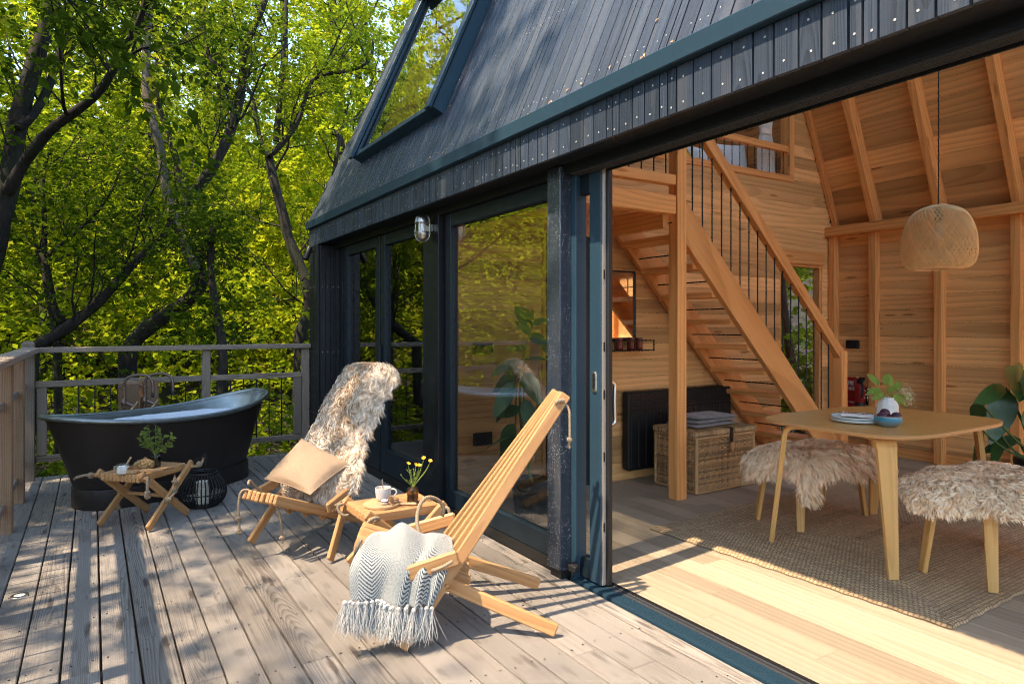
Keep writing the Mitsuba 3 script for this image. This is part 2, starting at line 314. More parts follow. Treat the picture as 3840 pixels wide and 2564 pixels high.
# rear slope
def rear(w, y, off=0.): return V(6.62 - w * CT + off * ST, y, 2.30 + w * ST + off * CT)
for a_, b_, w0_, w1_ in ((Y0, Y1, -.2, 1.35), (Y0, 4.5, 1.35, 2.0), (6.0, Y1, 1.35, 2.0), (3.75, 4.5, 2.0, 4.6), (6.0, Y1, 2.0, 4.6), (Y0, Y1, 4.6, 6.0)):
    put(cab + '__raftered_roof__sheathing', MB().loft([rear(w0_, a_, .03), rear(w1_, a_, .03), rear(w1_, a_, .1), rear(w0_, a_, .1)], [rear(w0_, b_, .03), rear(w1_, b_, .03), rear(w1_, b_, .1), rear(w0_, b_, .1)]), 'm_dark')
for a_ in (-3.0, -1.28, .4, 2.07, 4.4):   # unseen rooflights added in the rear slope to bring sky light inside
    w0_ = 1.35 if a_ > 4 else 2.0
    put(cab + '__added_rooflight__pane', MB().grid([[rear(w0_, a_ + .02, .06), rear(w0_, a_ + 1.62, .06)], [rear(4.6, a_ + .02, .06), rear(4.6, a_ + 1.62, .06)]]), 'm_glass')
    put(cab + '__added_rooflight__frame', MB().beam(rear(2.0, a_ + 1.65, .05), rear(4.6, a_ + 1.65, .05), .06, .1, up=(ST, 0, CT)), 'm_frame')
lit = MB()
for q in range(46):
    c = roofpt(RNG.uniform(0, .05) if q % 3 else RNG.uniform(.1, 2.), RNG.uniform(.3, 6.3), .004); a = RNG.uniform(0, 6.3); e1 = V(CT, 0, ST) * math.cos(a) + V(0, 1, 0) * math.sin(a); e2 = V(-CT, 0, -ST) * math.sin(a) + V(0, 1, 0) * math.cos(a); nn_ = V(-ST, 0, CT)
    lit.add([c, c + e1 * .012 + e2 * .006 + nn_ * .004, c + e1 * .024 + nn_ * .001, c + e1 * .012 - e2 * .006 + nn_ * .005], [(0, 1, 2), (0, 2, 3)])
put(cab + '__roof__leaf_litter', lit, 'm_board', kind='stuff')
# skylight
sk = cab + '__skylight'
ya, yb, wa, wb = SKY
for y in (ya, yb):
    put(sk + '__frame', MB().beam(roofpt(wa - .03, y, .02), roofpt(wb, y, .02), .05, .13, up=(-ST, 0, CT), ch=.004), 'm_frame')
    put(sk + '__frame', MB().beam(roofpt(wa - .05, y, .105), roofpt(wb, y, .105), .075, .025, up=(-ST, 0, CT), ch=.004), 'm_frame')
put(sk + '__frame', MB().beam(roofpt(wa, ya + .026, .03), roofpt(wa, yb - .026, .03), .05, .11, up=(-ST, 0, CT), ch=.004), 'm_frame')
put(sk + '__frame', MB().beam(roofpt(wb, ya - .05, .09), roofpt(wb, yb + .05, .09), .09, .16, up=(-ST, 0, CT), ch=.004), 'm_frame')
put(sk + '__pane', MB().grid([[roofpt(wa + .02, ya + .02, .07), roofpt(wa + .02, yb - .02, .07)], [roofpt(wb - .02, ya + .02, .07), roofpt(wb - .02, yb - .02, .07)]]), 'm_glazing')
for y in (ya + .012, yb - .012): put(sk + '__lining', MB().loft([roofpt(wa, y - .008, -.25), roofpt(wb, y - .008, -.25), roofpt(wb, y - .008, -.03), roofpt(wa, y - .008, -.03)], [roofpt(wa, y + .008, -.25), roofpt(wb, y + .008, -.25), roofpt(wb, y + .008, -.03), roofpt(wa, y + .008, -.03)]), 'm_fir')
# front: soffit, head, tracks
for i, (a, b) in enumerate(((1.872, 1.915), (1.918, 1.957), (1.96, 2.0))):
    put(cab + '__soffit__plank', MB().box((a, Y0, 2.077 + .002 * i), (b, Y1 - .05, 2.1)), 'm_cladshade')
put(cab + '__head_beam', MB().box((2.002, Y0, 2.035), (2.10, Y1 - .05, 2.30)), 'm_dark')
rb = MB()
for x in np.arange(2.018, 2.09, .0125): rb.box((x - .003, Y0, 2.027), (x + .003, 2.66, 2.0352))
put(cab + '__head_beam__rib', rb, 'm_brush', kind='stuff')
put(cab + '__brush_seal', MB().box((2.092, Y0, 2.018), (2.1, 2.48, 2.036)), 'm_black')
tr = MB().box((2.037, Y0, -.03), (2.105, 2.69, .008))
for x in np.arange(2.044, 2.103, .0098): tr.box((x - .002, Y0, .0075), (x + .002, 2.69, .0135))
put(cab + '__door_track', tr, 'm_frame')
tr = MB().box((2.106, Y0, -.03), (2.118, 2.69, .016)).box((2.118, Y0, -.03), (2.128, 2.69, .004)).box((2.128, Y0, -.03), (2.14, 2.69, .017))
put(cab + '__door_track__seal', tr, 'm_brush')
put(cab + '__door_track__seal', MB().box((2.14, Y0, -.03), (2.156, 2.69, .021)), 'm_black')
po = MB().beam((2.034, 2.753, .045), (2.034, 2.753, 2.076), .112, .112, up=(0, 1, 0), ch=.005)
put(cab + '__post', po, 'm_spatter', label='black corner post with white paint spatters')
put(cab + '__post__foot', MB().box((1.995, 2.71, .0), (2.075, 2.80, .046)), 'm_black')
put(cab + '__jamb', MB().box((2.046, 2.655, .0), (2.115, 2.695, 2.034), .003), 'm_frame')
# sliding leaf, pushed back behind the fixed glazing
sl = cab + '__sliding_door'
put(sl + '__stile', MB().box((2.071, 2.492, .022), (2.12, 2.578, 2.03), .003), 'm_frame')
put(sl + '__rail', MB().box((2.073, 2.579, .022), (2.118, 3.9, .125), .003), 'm_frameshade')
put(sl + '__rail', MB().box((2.073, 2.579, 1.93), (2.118, 3.9, 2.03), .003), 'm_frameshade')
put(sl + '__pane', MB().grid([[(2.096, 2.575, .12), (2.096, 3.9, .12)], [(2.096, 2.575, 1.935), (2.096, 3.9, 1.935)]]), 'm_glass')
put(sl + '__edge_strip', MB().box((2.078, 2.486, .025), (2.098, 2.493, 2.025)), 'm_alu')
put(sl + '__gasket', MB().box((2.099, 2.470, .022), (2.128, 2.4915, 2.03), .004), 'm_black')
for z in (.28, .62, .92, 1.15, 1.5): put(sl + '__keeper', MB().box((2.083, 2.4845, z), (2.092, 2.487, z + .045)), 'm_black')
pl = MB(); 
g = np.linspace(0, 2 * np.pi, 24, endpoint=False); oval = lambda a, b: np.stack([np.full(24, 0.), a * np.cos(g), np.where(np.sin(g) > 0, b - a, a - b) + a * np.sin(g)], 1)
pl.loft(oval(.017, .052) + V(2.0705, 2.537, 1.0), oval(.015, .05) + V(2.064, 2.537, 1.0)); put(sl + '__pull', pl, 'm_steel')
put(sl + '__pull', MB().loft(oval(.009, .038) + V(2.064, 2.537, 1.005), oval(.009, .038) + V(2.0632, 2.537, 1.005)), 'm_dark')
hd = curve([(2.12, 2.517, 1.0), (2.165, 2.517, 1.0), (2.178, 2.517, .99), (2.18, 2.517, .97), (2.18, 2.517, .82), (2.178, 2.517, .80), (2.165, 2.517, .79), (2.12, 2.517, .79)], 40)
put(sl + '__handle', MB().tube(hd, .011, 10), 'm_steel', True)
t = cab + '__floor_lock'
put(t, MB().lathe([(.0001, .03), (.025, .028), (.027, .0)], 16).xf(frame((2.046, 2.655, .07), (0, 1, 0), (0, 0, 1), (-1, 0, 0))).box((2.0, 2.61, .055), (2.035, 2.665, .095), .008), 'm_black')
# fixed glazing and the pair of doors to the bathroom
def leaf(name, y0, y1, bw=.085, bot=.115, z0=.06, z1=2.034, x0=2.036, x1=2.092, pane=2.066):
    put(name + '__stile', MB().box((x0, y0, z0), (x1, y0 + bw, z1), .004), 'm_frameshade'); put(name + '__stile', MB().box((x0, y1 - bw, z0), (x1, y1, z1), .004), 'm_frameshade')
    put(name + '__rail', MB().box((x0 + .002, y0 + bw, z0), (x1 - .002, y1 - bw, z0 + bot), .004), 'm_frameshade'); put(name + '__rail', MB().box((x0 + .002, y0 + bw, z1 - .09), (x1 - .002, y1 - bw, z1), .004), 'm_frameshade')
    put(name + '__pane', MB().grid([[(pane, y0 + bw - .01, z0 + bot - .01), (pane, y1 - bw + .01, z0 + bot - .01)], [(pane, y0 + bw - .01, z1 - .08), (pane, y1 - bw + .01, z1 - .08)]]), 'm_glazing')
leaf(cab + '__fixed_window', 2.735, 4.10)
put(cab + '__sill', MB().box((2.03, 2.81, .0), (2.11, 6.3, .059)), 'm_black')
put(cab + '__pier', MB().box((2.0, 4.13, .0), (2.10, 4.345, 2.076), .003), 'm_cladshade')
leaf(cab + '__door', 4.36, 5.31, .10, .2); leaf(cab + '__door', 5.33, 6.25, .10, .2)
put(cab + '__door__handle', MB().box((2.01, 5.27, .95), (2.036, 5.30, 1.12), .006), 'm_black')
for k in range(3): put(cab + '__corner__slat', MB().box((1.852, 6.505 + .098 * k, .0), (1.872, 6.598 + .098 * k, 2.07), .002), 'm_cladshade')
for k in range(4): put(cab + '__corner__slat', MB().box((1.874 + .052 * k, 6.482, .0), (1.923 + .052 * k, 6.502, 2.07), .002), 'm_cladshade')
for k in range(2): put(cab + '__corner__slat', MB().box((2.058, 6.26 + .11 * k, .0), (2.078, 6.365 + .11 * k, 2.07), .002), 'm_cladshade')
cs = MB()
for z in (.42, 1.02, 1.66):
    for k in range(4): cs.box((1.89 + .052 * k, 6.4805, z), (1.896 + .052 * k, 6.4825, z + .006))
    for k in range(3): cs.box((1.8505, 6.55 + .098 * k, z), (1.8525, 6.556 + .098 * k, z + .006))
put(cab + '__corner__screw', cs, 'm_screw', kind='stuff')
put(cab + '__gable_wall', MB().box((1.9, 6.74, -.3), (6.6, 6.795, 2.3)), 'm_dark')
put(cab + '__base', MB().box((2.16, Y0, -.35), (6.7, 6.73, -.05)), 'm_dark')

# ------------------------------------------------------------------ cabin, inside
tag('floor', None, kind='structure')
x = 2.157
while x < 6.55:
    w_ = .142; y = -5.5 + RNG.uniform(0, 1.)
    ys = [Y0] + list(np.arange(y, 4.0, 1.75)) + [4.14]
    for a, b in zip(ys[:-1], ys[1:]):
        if b - a > .05: put('floor__plank', MB().beam((x + w_ / 2, a + .0006, .01), (x + w_ / 2, b - .0006, .01), w_ - .0016, .02, ch=.001), 'm_floor')
    x += w_
put('floor__subfloor', MB().box((2.157, Y0, -.05), (6.6, 6.73, -.001)), 'm_dark')
put('floor__tile_slab', MB().box((2.16, 4.25, -.001), (5.3, 6.73, .019)), 'm_dark')
def planks(name, u0, u1, z0, z1, P, step=.125, holes=(), jit=.02, mat='m_cedar', th=.016):
    """horizontal boards from u0 to u1 between z0 and z1, cut round the holes (u0, u1, z0, z1); P(u, z, depth) places them"""
    z = z0
    while z < z1 - .02:
        h = min(step + RNG.uniform(-jit, jit), z1 - z); a, b = z + .0011, z + h - .0011
        cuts = [(u0, u1)] if not callable(u1) else [(max(u0(a), u0(b)), min(u1(a), u1(b)))]
        for (q0, q1, r0, r1) in holes:
            if b > r0 and a < r1: cuts = [c for (s, e) in cuts for c in ((s, min(e, q0)), (max(s, q1), e)) if c[1] - c[0] > .03]
        for s, e in cuts:
            n = max(1, int(round((e - s) / 3.2)))
            js = [s] + [s + (e - s) * (i + RNG.uniform(-.25, .25)) / n for i in range(1, n)] + [e]
            for s1, e1 in zip(js[:-1], js[1:]):
                A = [P(s1 + .0008, a, 0), P(s1 + .0008, b, 0), P(s1 + .0008, b, th), P(s1 + .0008, a, th)]; B = [P(e1 - .0008, a, 0), P(e1 - .0008, b, 0), P(e1 - .0008, b, th), P(e1 - .0008, a, th)]
                put(name, MB().loft(A, B), mat)
        z += h
# rear wall
STUDS = [4.085] + [3.66 - .6 * k for k in range(16)]
planks(cab + '__studded_wall__plank', Y0, 4.13, .02, 2.24, lambda u, z, d: V(6.56 + d, u, z))
put(cab + '__studded_wall__backing', MB().box((6.58, Y0, -.1), (6.66, 4.3, 2.27)), 'm_gap')
for i, y in enumerate(STUDS):
    put(cab + '__studded_wall__stud', MB().beam((6.515, y, .021), (6.515, y, 2.2), .07, .085, up=(1, 0, 0), ch=.003), 'm_fir')
    if i: put(cab + '__raftered_roof__rafter', MB().beam(rear(.02, y, -.06), rear(2.0 if y < 3.7 else 5.8, y, -.06), .065, .12, up=(ST, 0, CT), ch=.003), 'm_fir')
put(cab + '__studded_wall__plate', MB().box((6.42, Y0, 2.202), (6.555, 4.128, 2.295), .004), 'm_fir')
put(cab + '__studded_wall__skirting', MB().box((6.54, Y0, .0205), (6.558, 4.12, .11), .002), 'm_fir')
planks(cab + '__raftered_roof__plank', Y0, 4.135, -.05, 5.2, lambda u, z, d: rear(z, u, .0 + d), step=.15, holes=[(Y0, 3.7, 2.0, 4.6)])
put(cab + '__raftered_roof__rafter', MB().beam(rear(.02, 4.10, -.03), rear(5.8, 4.10, -.03), .05, .06, up=(ST, 0, CT), ch=.003), 'm_fir')
# cross wall with the garden door and the loft opening
YW = 4.13
HOL = [(5.70, 6.38, .02, 1.9), (2.9, 5.84, 2.76, 4.3), (2.88, 3.45, .02, 1.98)]
slope_r = lambda z: 6.56 if z < 2.3 else 6.6 - (z - 2.3) / 2.3
slope_l = lambda z: 2.1 if z < 2.3 else 2.0 + (z - 2.3) / 2.3
slope_l2 = lambda z: 2.12 + max(0, z - 2.3) / 2.3
planks(cab + '__partition_wall__plank', slope_l, slope_r, .02, 5.0, lambda u, z, d: V(u, YW + d, z), holes=HOL)
for lo, hi in (((2.1, YW + .02, 0), (2.88, YW + .08, 2.7)), ((3.45, YW + .02, 0), (5.70, YW + .08, 2.7)), ((6.38, YW + .02, 0), (6.6, YW + .08, 2.7)), ((5.7, YW + .02, 1.9), (6.38, YW + .08, 2.7)), ((2.88, YW + .02, 1.98), (3.45, YW + .08, 2.7)), ((5.9, YW + .02, 2.7), (6.2, YW + .08, 3.4))):
    put(cab + '__partition_wall__backing', MB().box(lo, hi), 'm_gap')
for a, b in (((2.9, YW - .012, 2.70), (5.905, YW + .10, 2.762)), ((5.842, YW - .014, 2.7625), (5.905, YW + .10, 4.3))):
    put(cab + '__loft_trim', MB().box(a, b, .003), 'm_fir')
put(cab + '__loft_rail', MB().box((2.9, YW + .01, 3.0), (5.841, YW + .07, 3.062), .003), 'm_fir')
for x in np.arange(3.1, 5.83, .108): put(cab + '__loft_rail__rod', MB().tube([(x, YW + .04, 2.763), (x, YW + .04, 3.0)], .0045, 6), 'm_black', True)
put(cab + '__inner_door', MB().box((2.885, YW + .01, .021), (3.445, YW + .05, 1.975), .003), 'm_dark')
for x in (2.86, 3.45): put(cab + '__inner_door__trim', MB().box((x - .0, YW - .012, .021), (x + .03, YW - .0005, 2.0)), 'm_fir')
put(cab + '__garden_door__lintel', MB().box((5.66, YW - .012, 1.9), (6.42, YW + .02, 2.03), .003), 'm_fir')
put(cab + '__inner_door__trim', MB().box((2.86, YW - .012, 2.0), (3.48, YW + .02, 2.1), .003), 'm_fir')
gd = cab + '__garden_door'
for a, b in (((5.70, YW + .01, .021), (5.725, YW + .09, 1.9)), ((6.355, YW + .01, .021), (6.38, YW + .09, 1.9)), ((5.725, YW + .01, 1.875), (6.355, YW + .09, 1.9)), ((5.725, YW + .01, .021), (6.355, YW + .09, .05))):
    put(gd + '__frame', MB().box(a, b, .003), 'm_fir')
put(gd + '__pane', MB().grid([[(5.73, YW + .05, .06), (6.35, YW + .05, .06)], [(5.73, YW + .05, 1.86), (6.35, YW + .05, 1.86)]]), 'm_glass')
# loft beyond: floor, far wall boards
put(cab + '__loft_floor', MB().box((2.1, YW + .09, 2.60), (6.0, 6.3, 2.68)), 'm_fir')
planks(cab + '__loft_wall__plank', slope_l2, slope_r, 2.69, 4.9, lambda u, z, d: V(u, 6.2 + d, z), step=.14)
planks(cab + '__loft_ceiling__plank', YW + .1, 6.2, .3, 1.95, lambda u, z, d: rear(z, u, .01 + d), step=.14, holes=[(4.45, 6.05, 1.3, 2.)])
put(cab + '__bathroom_wall', MB().box((5.25, YW + .09, -.05), (5.32, 6.72, 2.6)), 'm_dark')
planks(cab + '__bathroom_wall__plank', YW + .1, 6.72, .02, 2.58, lambda u, z, d: V(5.248 - d, u, z), step=.125)
# ------------------------------------------------------------------ woodland
def bark_fn(a, b, moss):
    def fn(p, n, uv):
        f = fbm(p.x * 9, p.y * 9, p.z * 3., 3); g = noise(p.x * 45, p.y * 45, p.z * 9)
        c = mix(a, b, smoothstep(.3, .75, f * .7 + g * .3))
        return mix(c, moss, smoothstep(.52, .7, noise(p.x * 3, p.y * 3, p.z * 1.6)) * .6)
    return mikit.proc(fn)
pri('m_bark', bark_fn((.009, .007, .0055), (.032, .025, .019), (.020, .025, .009)), .9)
pri('m_barkpale', bark_fn((.065, .052, .04), (.20, .165, .125), (.06, .06, .033)), .9)
def leaf_fn(a, b, c):
    def fn(p, n, uv):
        t = dr.clip(uv.x * .65 + .35 * smoothstep(.3, .7, noise(p.x * .9, p.y * .9, p.z * .9)), 0, 1)
        return mix(mix(a, b, t), c, smoothstep(.93, 1., uv.y) * .8)
    return mikit.proc(fn)
def leafm(name, a, b, c, dt=1.1, rough=.45):
    scene[name] = {'type': 'principledthin', 'base_color': leaf_fn(a, b, c), 'roughness': rough, 'diff_trans': dt, 'spec_trans': 0.}
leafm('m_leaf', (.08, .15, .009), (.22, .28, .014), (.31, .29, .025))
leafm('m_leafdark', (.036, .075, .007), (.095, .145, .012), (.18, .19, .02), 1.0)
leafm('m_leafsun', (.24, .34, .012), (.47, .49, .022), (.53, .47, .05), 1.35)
def ground_z(x, y):
    x, y = np.asarray(x, float), np.asarray(y, float)
    h = .52 * np.maximum(0, y - 13) + .22 * np.maximum(0, -x - 9) + .12 * np.maximum(0, x - 10)
    return -1.7 + np.minimum(h, 13) + .5 * (meshkit.fbm(np.stack([x * .25, y * .25, 0 * x], -1), 3) - .5)
gx, gy = np.meshgrid(np.linspace(-60, 60, 100), np.linspace(-50, 75, 104), indexing='ij')
put('ground', MB().grid(np.stack([gx, gy, ground_z(gx, gy)], -1)), 'm_bark', True, kind='structure')

def leaves(P, D, per, size, L, rng, tone=None, six=False, flat=.7):
    """twig ends P growing along D, each with `per` leaves of length size over a twig of length L"""
    N = len(P); s = np.cross(D, [0, 0, 1.]); s /= np.linalg.norm(s, axis=1, keepdims=True) + 1e-6
    t = rng.uniform(-.1, 1, (N, per)); sg = rng.choice([-1., 1.], (N, per)); J = rng.normal(size=(N, per, 3))
    base = P[:, None] + D[:, None] * (L * t)[..., None] + J * .06 * L
    ld = .55 * D[:, None] + s[:, None] * (sg * rng.uniform(.4, 1.1, (N, per)))[..., None] + .35 * rng.normal(size=(N, per, 3)) - V(0, 0, .25)
    ld /= np.linalg.norm(ld, axis=2, keepdims=True)
    up = V(0, 0, 1.) * flat + .55 * rng.normal(size=(N, per, 3)); w = np.cross(ld, up); w /= np.linalg.norm(w, axis=2, keepdims=True) + 1e-6
    n = np.cross(w, ld); l = (size * rng.uniform(.45, 1.45, (N, per)))[..., None]
    B = base.reshape(-1, 3); ld, w, n, l = (q.reshape(-1, q.shape[-1]) for q in (ld, w, n, l)); M = len(B)
    if six:
        pts = [B, B + ld * l * .3 + w * l * .26 + n * l * .05, B + ld * l * .68 + w * l * .22 + n * l * .02, B + ld * l - n * l * .1, B + ld * l * .68 - w * l * .22 + n * l * .02, B + ld * l * .3 - w * l * .26 + n * l * .05]
        F = V((0, 1, 2), (0, 2, 3), (0, 3, 4), (0, 4, 5)).astype(int); m = 6
    else:
        pts = [B, B + ld * l * .45 + w * l * .3 + n * l * .07, B + ld * l - n * l * .08, B + ld * l * .45 - w * l * .3 + n * l * .07]
        F = V((0, 1, 2), (0, 2, 3)).astype(int); m = 4
    v = np.stack(pts, 1).reshape(-1, 3); f = (F[None] + (np.arange(M) * m)[:, None, None]).reshape(-1, 3)
    tn = np.clip((rng.uniform(0, 1, N) if tone is None else np.broadcast_to(tone, (N,)))[:, None] * .7 + rng.uniform(0, .3, (N, per)), 0, 1).reshape(-1)
    uv = np.repeat(np.stack([tn, rng.uniform(0, 1, M)], 1), m, 0)
    return v, f, uv
def wander(p, d, L, n, bend, rng, lift=.0):
    P = [V(*p)]; d = nrm(d)
    for _ in range(n):
        d = nrm(d + rng.normal(size=3) * bend + V(0, 0, lift)); P.append(P[-1] + d * L / n)
    return np.array(P)
def limbs(mb, P, R, rng, level, tips, num=5, reach=1.6, t0=.25, lift=.05):
    """side branches off the stem P with radii R; gathers twig ends in tips"""
    n = len(P)
    for _ in range(num):
        k = int(rng.uniform(t0, .99) * (n - 1)); ax = nrm(P[min(k + 1, n - 1)] - P[k]); o = nrm(np.cross(ax, rng.normal(size=3)))
        d = nrm(o * rng.uniform(.6, 1.2) + ax * rng.uniform(.2, .8) + V(0, 0, .25)); L = reach * rng.uniform(.5, 1.2); r = max(.004, min(R[k] * .55, .012 * L + .004))
        Q = wander(P[k], d, L, 6, .22, rng, lift); S = np.linspace(r, r * .3, 7)
        mb.tube(Q, S, 5 if level else 6, cap=False)
        if level > 0: limbs(mb, Q, S, rng, level - 1, tips, 4, reach * .55, .2, lift * .6)
        for q in range(2, 7): tips.append((Q[q], nrm(Q[q] - Q[q - 1])))
    tips.append((P[-1], nrm(P[-1] - P[-2])))
def finish_tree(t, mb, tips, per, size, L, rng, bark='m_bark', leaf='m_leaf', spread=.0, tone=None, six=False):
    put(t + '__trunk', mb, bark, True)
    P = np.array([q[0] for q in tips]); D = np.array([q[1] for q in tips]); D = D + rng.normal(size=D.shape) * .5; D /= np.linalg.norm(D, axis=1, keepdims=True)
    if spread: P = P + rng.normal(size=P.shape) * spread
    put(t + '__crown', leaves(P, D, per, size, L, rng, tone, six), leaf)
def px(L, d, dv=0.):
    """stem points given as photograph pixels, at distance d (drifting by dv along the stem)"""
    return curve([at(x, y, d + dv * i / max(1, len(L) - 1)) for i, (x, y) in enumerate(L)], max(10, 3 * len(L)))
def stem(mb, L, d, r0, r1, dv=0., foot=False, sides=9):
    P = px(L, d, dv)
    if foot:
        b = P[0].copy(); b[2] = float(ground_z(b[0], b[1])) - .3; P = np.vstack([b + (P[0] - P[1]) * V(1, 1, 0), P])
    R = np.linspace(r0, r1, len(P)) * (1 + .08 * np.sin(np.arange(len(P)) * 1.7)); mb.tube(P, R, sides); return P, R
def traced(label, stems, seed, lev=1, num=7, reach=1.5, bark='m_bark', leaf='m_leafdark', per=10, size=.075, L=.38, group=None, spread=.2):
    rng = np.random.default_rng(seed); t = thing('tree', label, 'tree', group); mb = MB(); tips = []; num *= 1.35
    for (pts, d, r0, r1, dv, foot, k) in stems:
        P, R = stem(mb, pts, d, r0 * .85, r1 * .8, dv, foot); limbs(mb, P, R, rng, lev, tips, int(num * k), reach, .12)
    finish_tree(t, mb, tips, per, size, L, rng, bark, leaf, spread, six=True)
    return t
traced('large dark leaning tree at the far left edge with forking upper limbs', [
    ([(-60, 1150), (-20, 900), (40, 640), (62, 480), (110, 300), (165, 120), (215, -80)], 8.2, .17, .10, .3, True, 1),
    ([(30, 720), (120, 570), (228, 457), (367, 350), (457, 204), (530, 60), (560, -60)], 8.2, .085, .035, -.8, False, 1.2),
    ([(62, 480), (115, 440), (180, 330), (230, 170), (300, -40)], 8.25, .07, .035, .6, False, 1.)], 11, num=6)
traced('pale slender trunk leaning through the middle of the wood above the bath', [
    ([(735, 1010), (700, 940), (655, 820), (620, 700), (603, 570), (563, 425), (547, 330), (552, 160), (540, -60)], 9.6, .085, .06, .4, False, .7)], 12, bark='m_barkpale', num=5)
traced('dark tree with a thick trunk arching up behind the taps', [
    ([(480, 1320), (560, 1225), (700, 1130), (752, 1060), (742, 985), (690, 900), (668, 830)], 10.2, .15, .11, .3, True, .8),
    ([(668, 830), (715, 740), (790, 640), (865, 490), (906, 330), (918, 200), (985, 30), (1010, -80)], 10.5, .115, .05, .5, False, 1.2),
    ([(870, 480), (840, 320), (780, 200), (765, 60), (770, -60)], 10.6, .05, .025, .2, False, .8)], 13, num=6, leaf='m_leaf', per=8)
traced('low dark bough sloping up from the railing corner across the left', [
    ([(120, 1300), (200, 1262), (290, 1200), (420, 1080), (520, 970), (600, 900), (640, 800)], 8.8, .10, .05, .7, True, 1.1)], 14, num=9, reach=1.2, per=8)
traced('twin stemmed young tree between the leaning tree and the bath taps', [
    ([(215, 1260), (185, 1130), (165, 980), (168, 850), (160, 700), (190, 560)], 9.4, .06, .03, .2, True, 1.),
    ([(240, 1210), (195, 1120), (178, 1010), (150, 950)], 9.4, .07, .04, 0, False, .5),
    ([(180, 960), (250, 900), (310, 850), (390, 760), (450, 640)], 9.45, .035, .02, .3, False, .8)], 15, num=7, reach=1.1, leaf='m_leaf', per=7)
traced('forked tree in the sunny clearing left of the black cabin', [
    ([(1130, 1240), (1135, 1020), (1085, 900), (1060, 800), (1020, 650), (1010, 585)], 12.6, .14, .10, .2, True, .7),
    ([(1010, 585), (1075, 520), (1135, 410), (1175, 300), (1280, 270), (1400, 150)], 12.7, .065, .03, .2, False, 1.3),
    ([(1010, 585), (965, 470), (930, 330), (830, 250), (760, 200)], 12.7, .06, .025, .2, False, 1.2),
    ([(1035, 530), (1055, 320), (1068, 150), (1075, -50)], 12.9, .07, .05, .1, False, 1.)], 16, num=6, reach=1.7, leaf='m_leaf', size=.085, per=9)
traced('thin ivy covered trunk standing close behind the far railing', [
    ([(835, 1420), (828, 1250), (805, 1120), (790, 980), (800, 850)], 8.6, .075, .05, .2, True, 1.)], 17, num=8, reach=.45, per=9)
# trees further back, each with a trunk and crown of its own; the nearer ones shade, the far ones stand in the sun
def wild(x, y, h, r, seed, leaf, per, size, label, group, low=.25, nb=14, bark='m_bark', lean=(0, 0)):
    rng = np.random.default_rng(seed); t = thing('tree', label, 'tree', group); z0 = float(ground_z(x, y)); mb = MB(); tips = []
    P = wander((x, y, z0 - .3), (rng.normal() * .08 + lean[0], rng.normal() * .08 + lean[1], 1), h, 11, .07, rng, .05); R = np.linspace(.05 + .011 * h, .02, 12); mb.tube(P, R, 7)
    limbs(mb, P, R, rng, 1, tips, nb, r, low, .03)
    finish_tree(t, mb, tips, per, size, .55, rng, bark, leaf, .17)
G = 'sunlit trees behind the leaning dark trees'
GL = 'bright yellow green tree deep in the wood beyond the railing'
k = 100; SUNNY = []; ORD = lambda x, y: (x * CP - y * SP) / (x * SP + y * CP)
for (x, y, h, r) in ((-4.2, 18, 9, 2.8), (-1.0, 15.8, 8, 2.6), (2.2, 18.2, 9, 2.8), (4.7, 15.2, 8.5, 2.4), (-7., 22, 12, 3.4), (-2.6, 23, 13, 3.4), (1.4, 23.5, 13, 3.4), (5.6, 22, 13, 3.4), (-5, 28.5, 15, 3.8), (-.5, 29.5, 15, 3.8), (4., 29, 15, 3.8), (9.0, 26.5, 15, 3.8), (8.5, 18, 11, 3.), (-1.5, 33, 18, 4.2), (4.5, 34, 18, 4.2), (1.5, 37, 20, 4.4), (-4.5, 35, 20, 4.4), (8.0, 34, 19, 4.2), (8.6, 22.5, 16, 3.8), (6.6, 19.0, 13, 3.2)):
    k += 1; SUNNY.append((ORD(x, y), x, y, h, r, k))
wild(-1.2, 7.6, 11.5, 2.2, 119, 'm_leafdark', 24, .12, 'tall tree at the deck corner leaning over to shade the cabin roof end', 'tree shading the cabin roof', .6, 30, lean=(.07, -.34))
NTH = 'first second third fourth fifth sixth seventh eighth ninth tenth eleventh twelfth thirteenth fourteenth fifteenth sixteenth seventeenth eighteenth nineteenth twentieth'.split()
for i, (_, x, y, h, r, k_) in enumerate(sorted(SUNNY)):
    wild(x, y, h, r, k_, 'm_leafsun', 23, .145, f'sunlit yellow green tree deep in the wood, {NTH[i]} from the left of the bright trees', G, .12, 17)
SLIM = (901, 902)
# thin trees whose few high sprays dapple the boards
for i, (x, y, h, r) in enumerate(((-3.0, 1.3, 9., 1.0), (-2.6, 3.5, 8.6, .9))):
    wild(x, y, h, r, SLIM[i], 'm_leaf', 4, .09, ('slender tree left of the near deck whose high sprays dapple the boards', 'slender tree left of the bath side of the deck, dappling the boards')[y > 2], 'slender trees left of the deck', .66, 6)
for i, (x, y, h, r, low) in enumerate(((-4.1, 6.5, 10, 1.8, .62), (-1.9, 8.2, 11, 2.2, .62), (-4.6, 9.8, 12, 2.6, .5), (-7.4, 9.0, 12.5, 2.8, .45), (-4.2, 12.4, 13, 2.6, .6), (-7., 12.0, 13, 2.8, .5))):
    k += 1; wild(x, y, h, r, k, 'm_leafdark', 14, .11, f'tall shading tree at the wood edge, {NTH[i]} of these counted outward from the bath', 'tall trees shading the wood edge', low, 20)
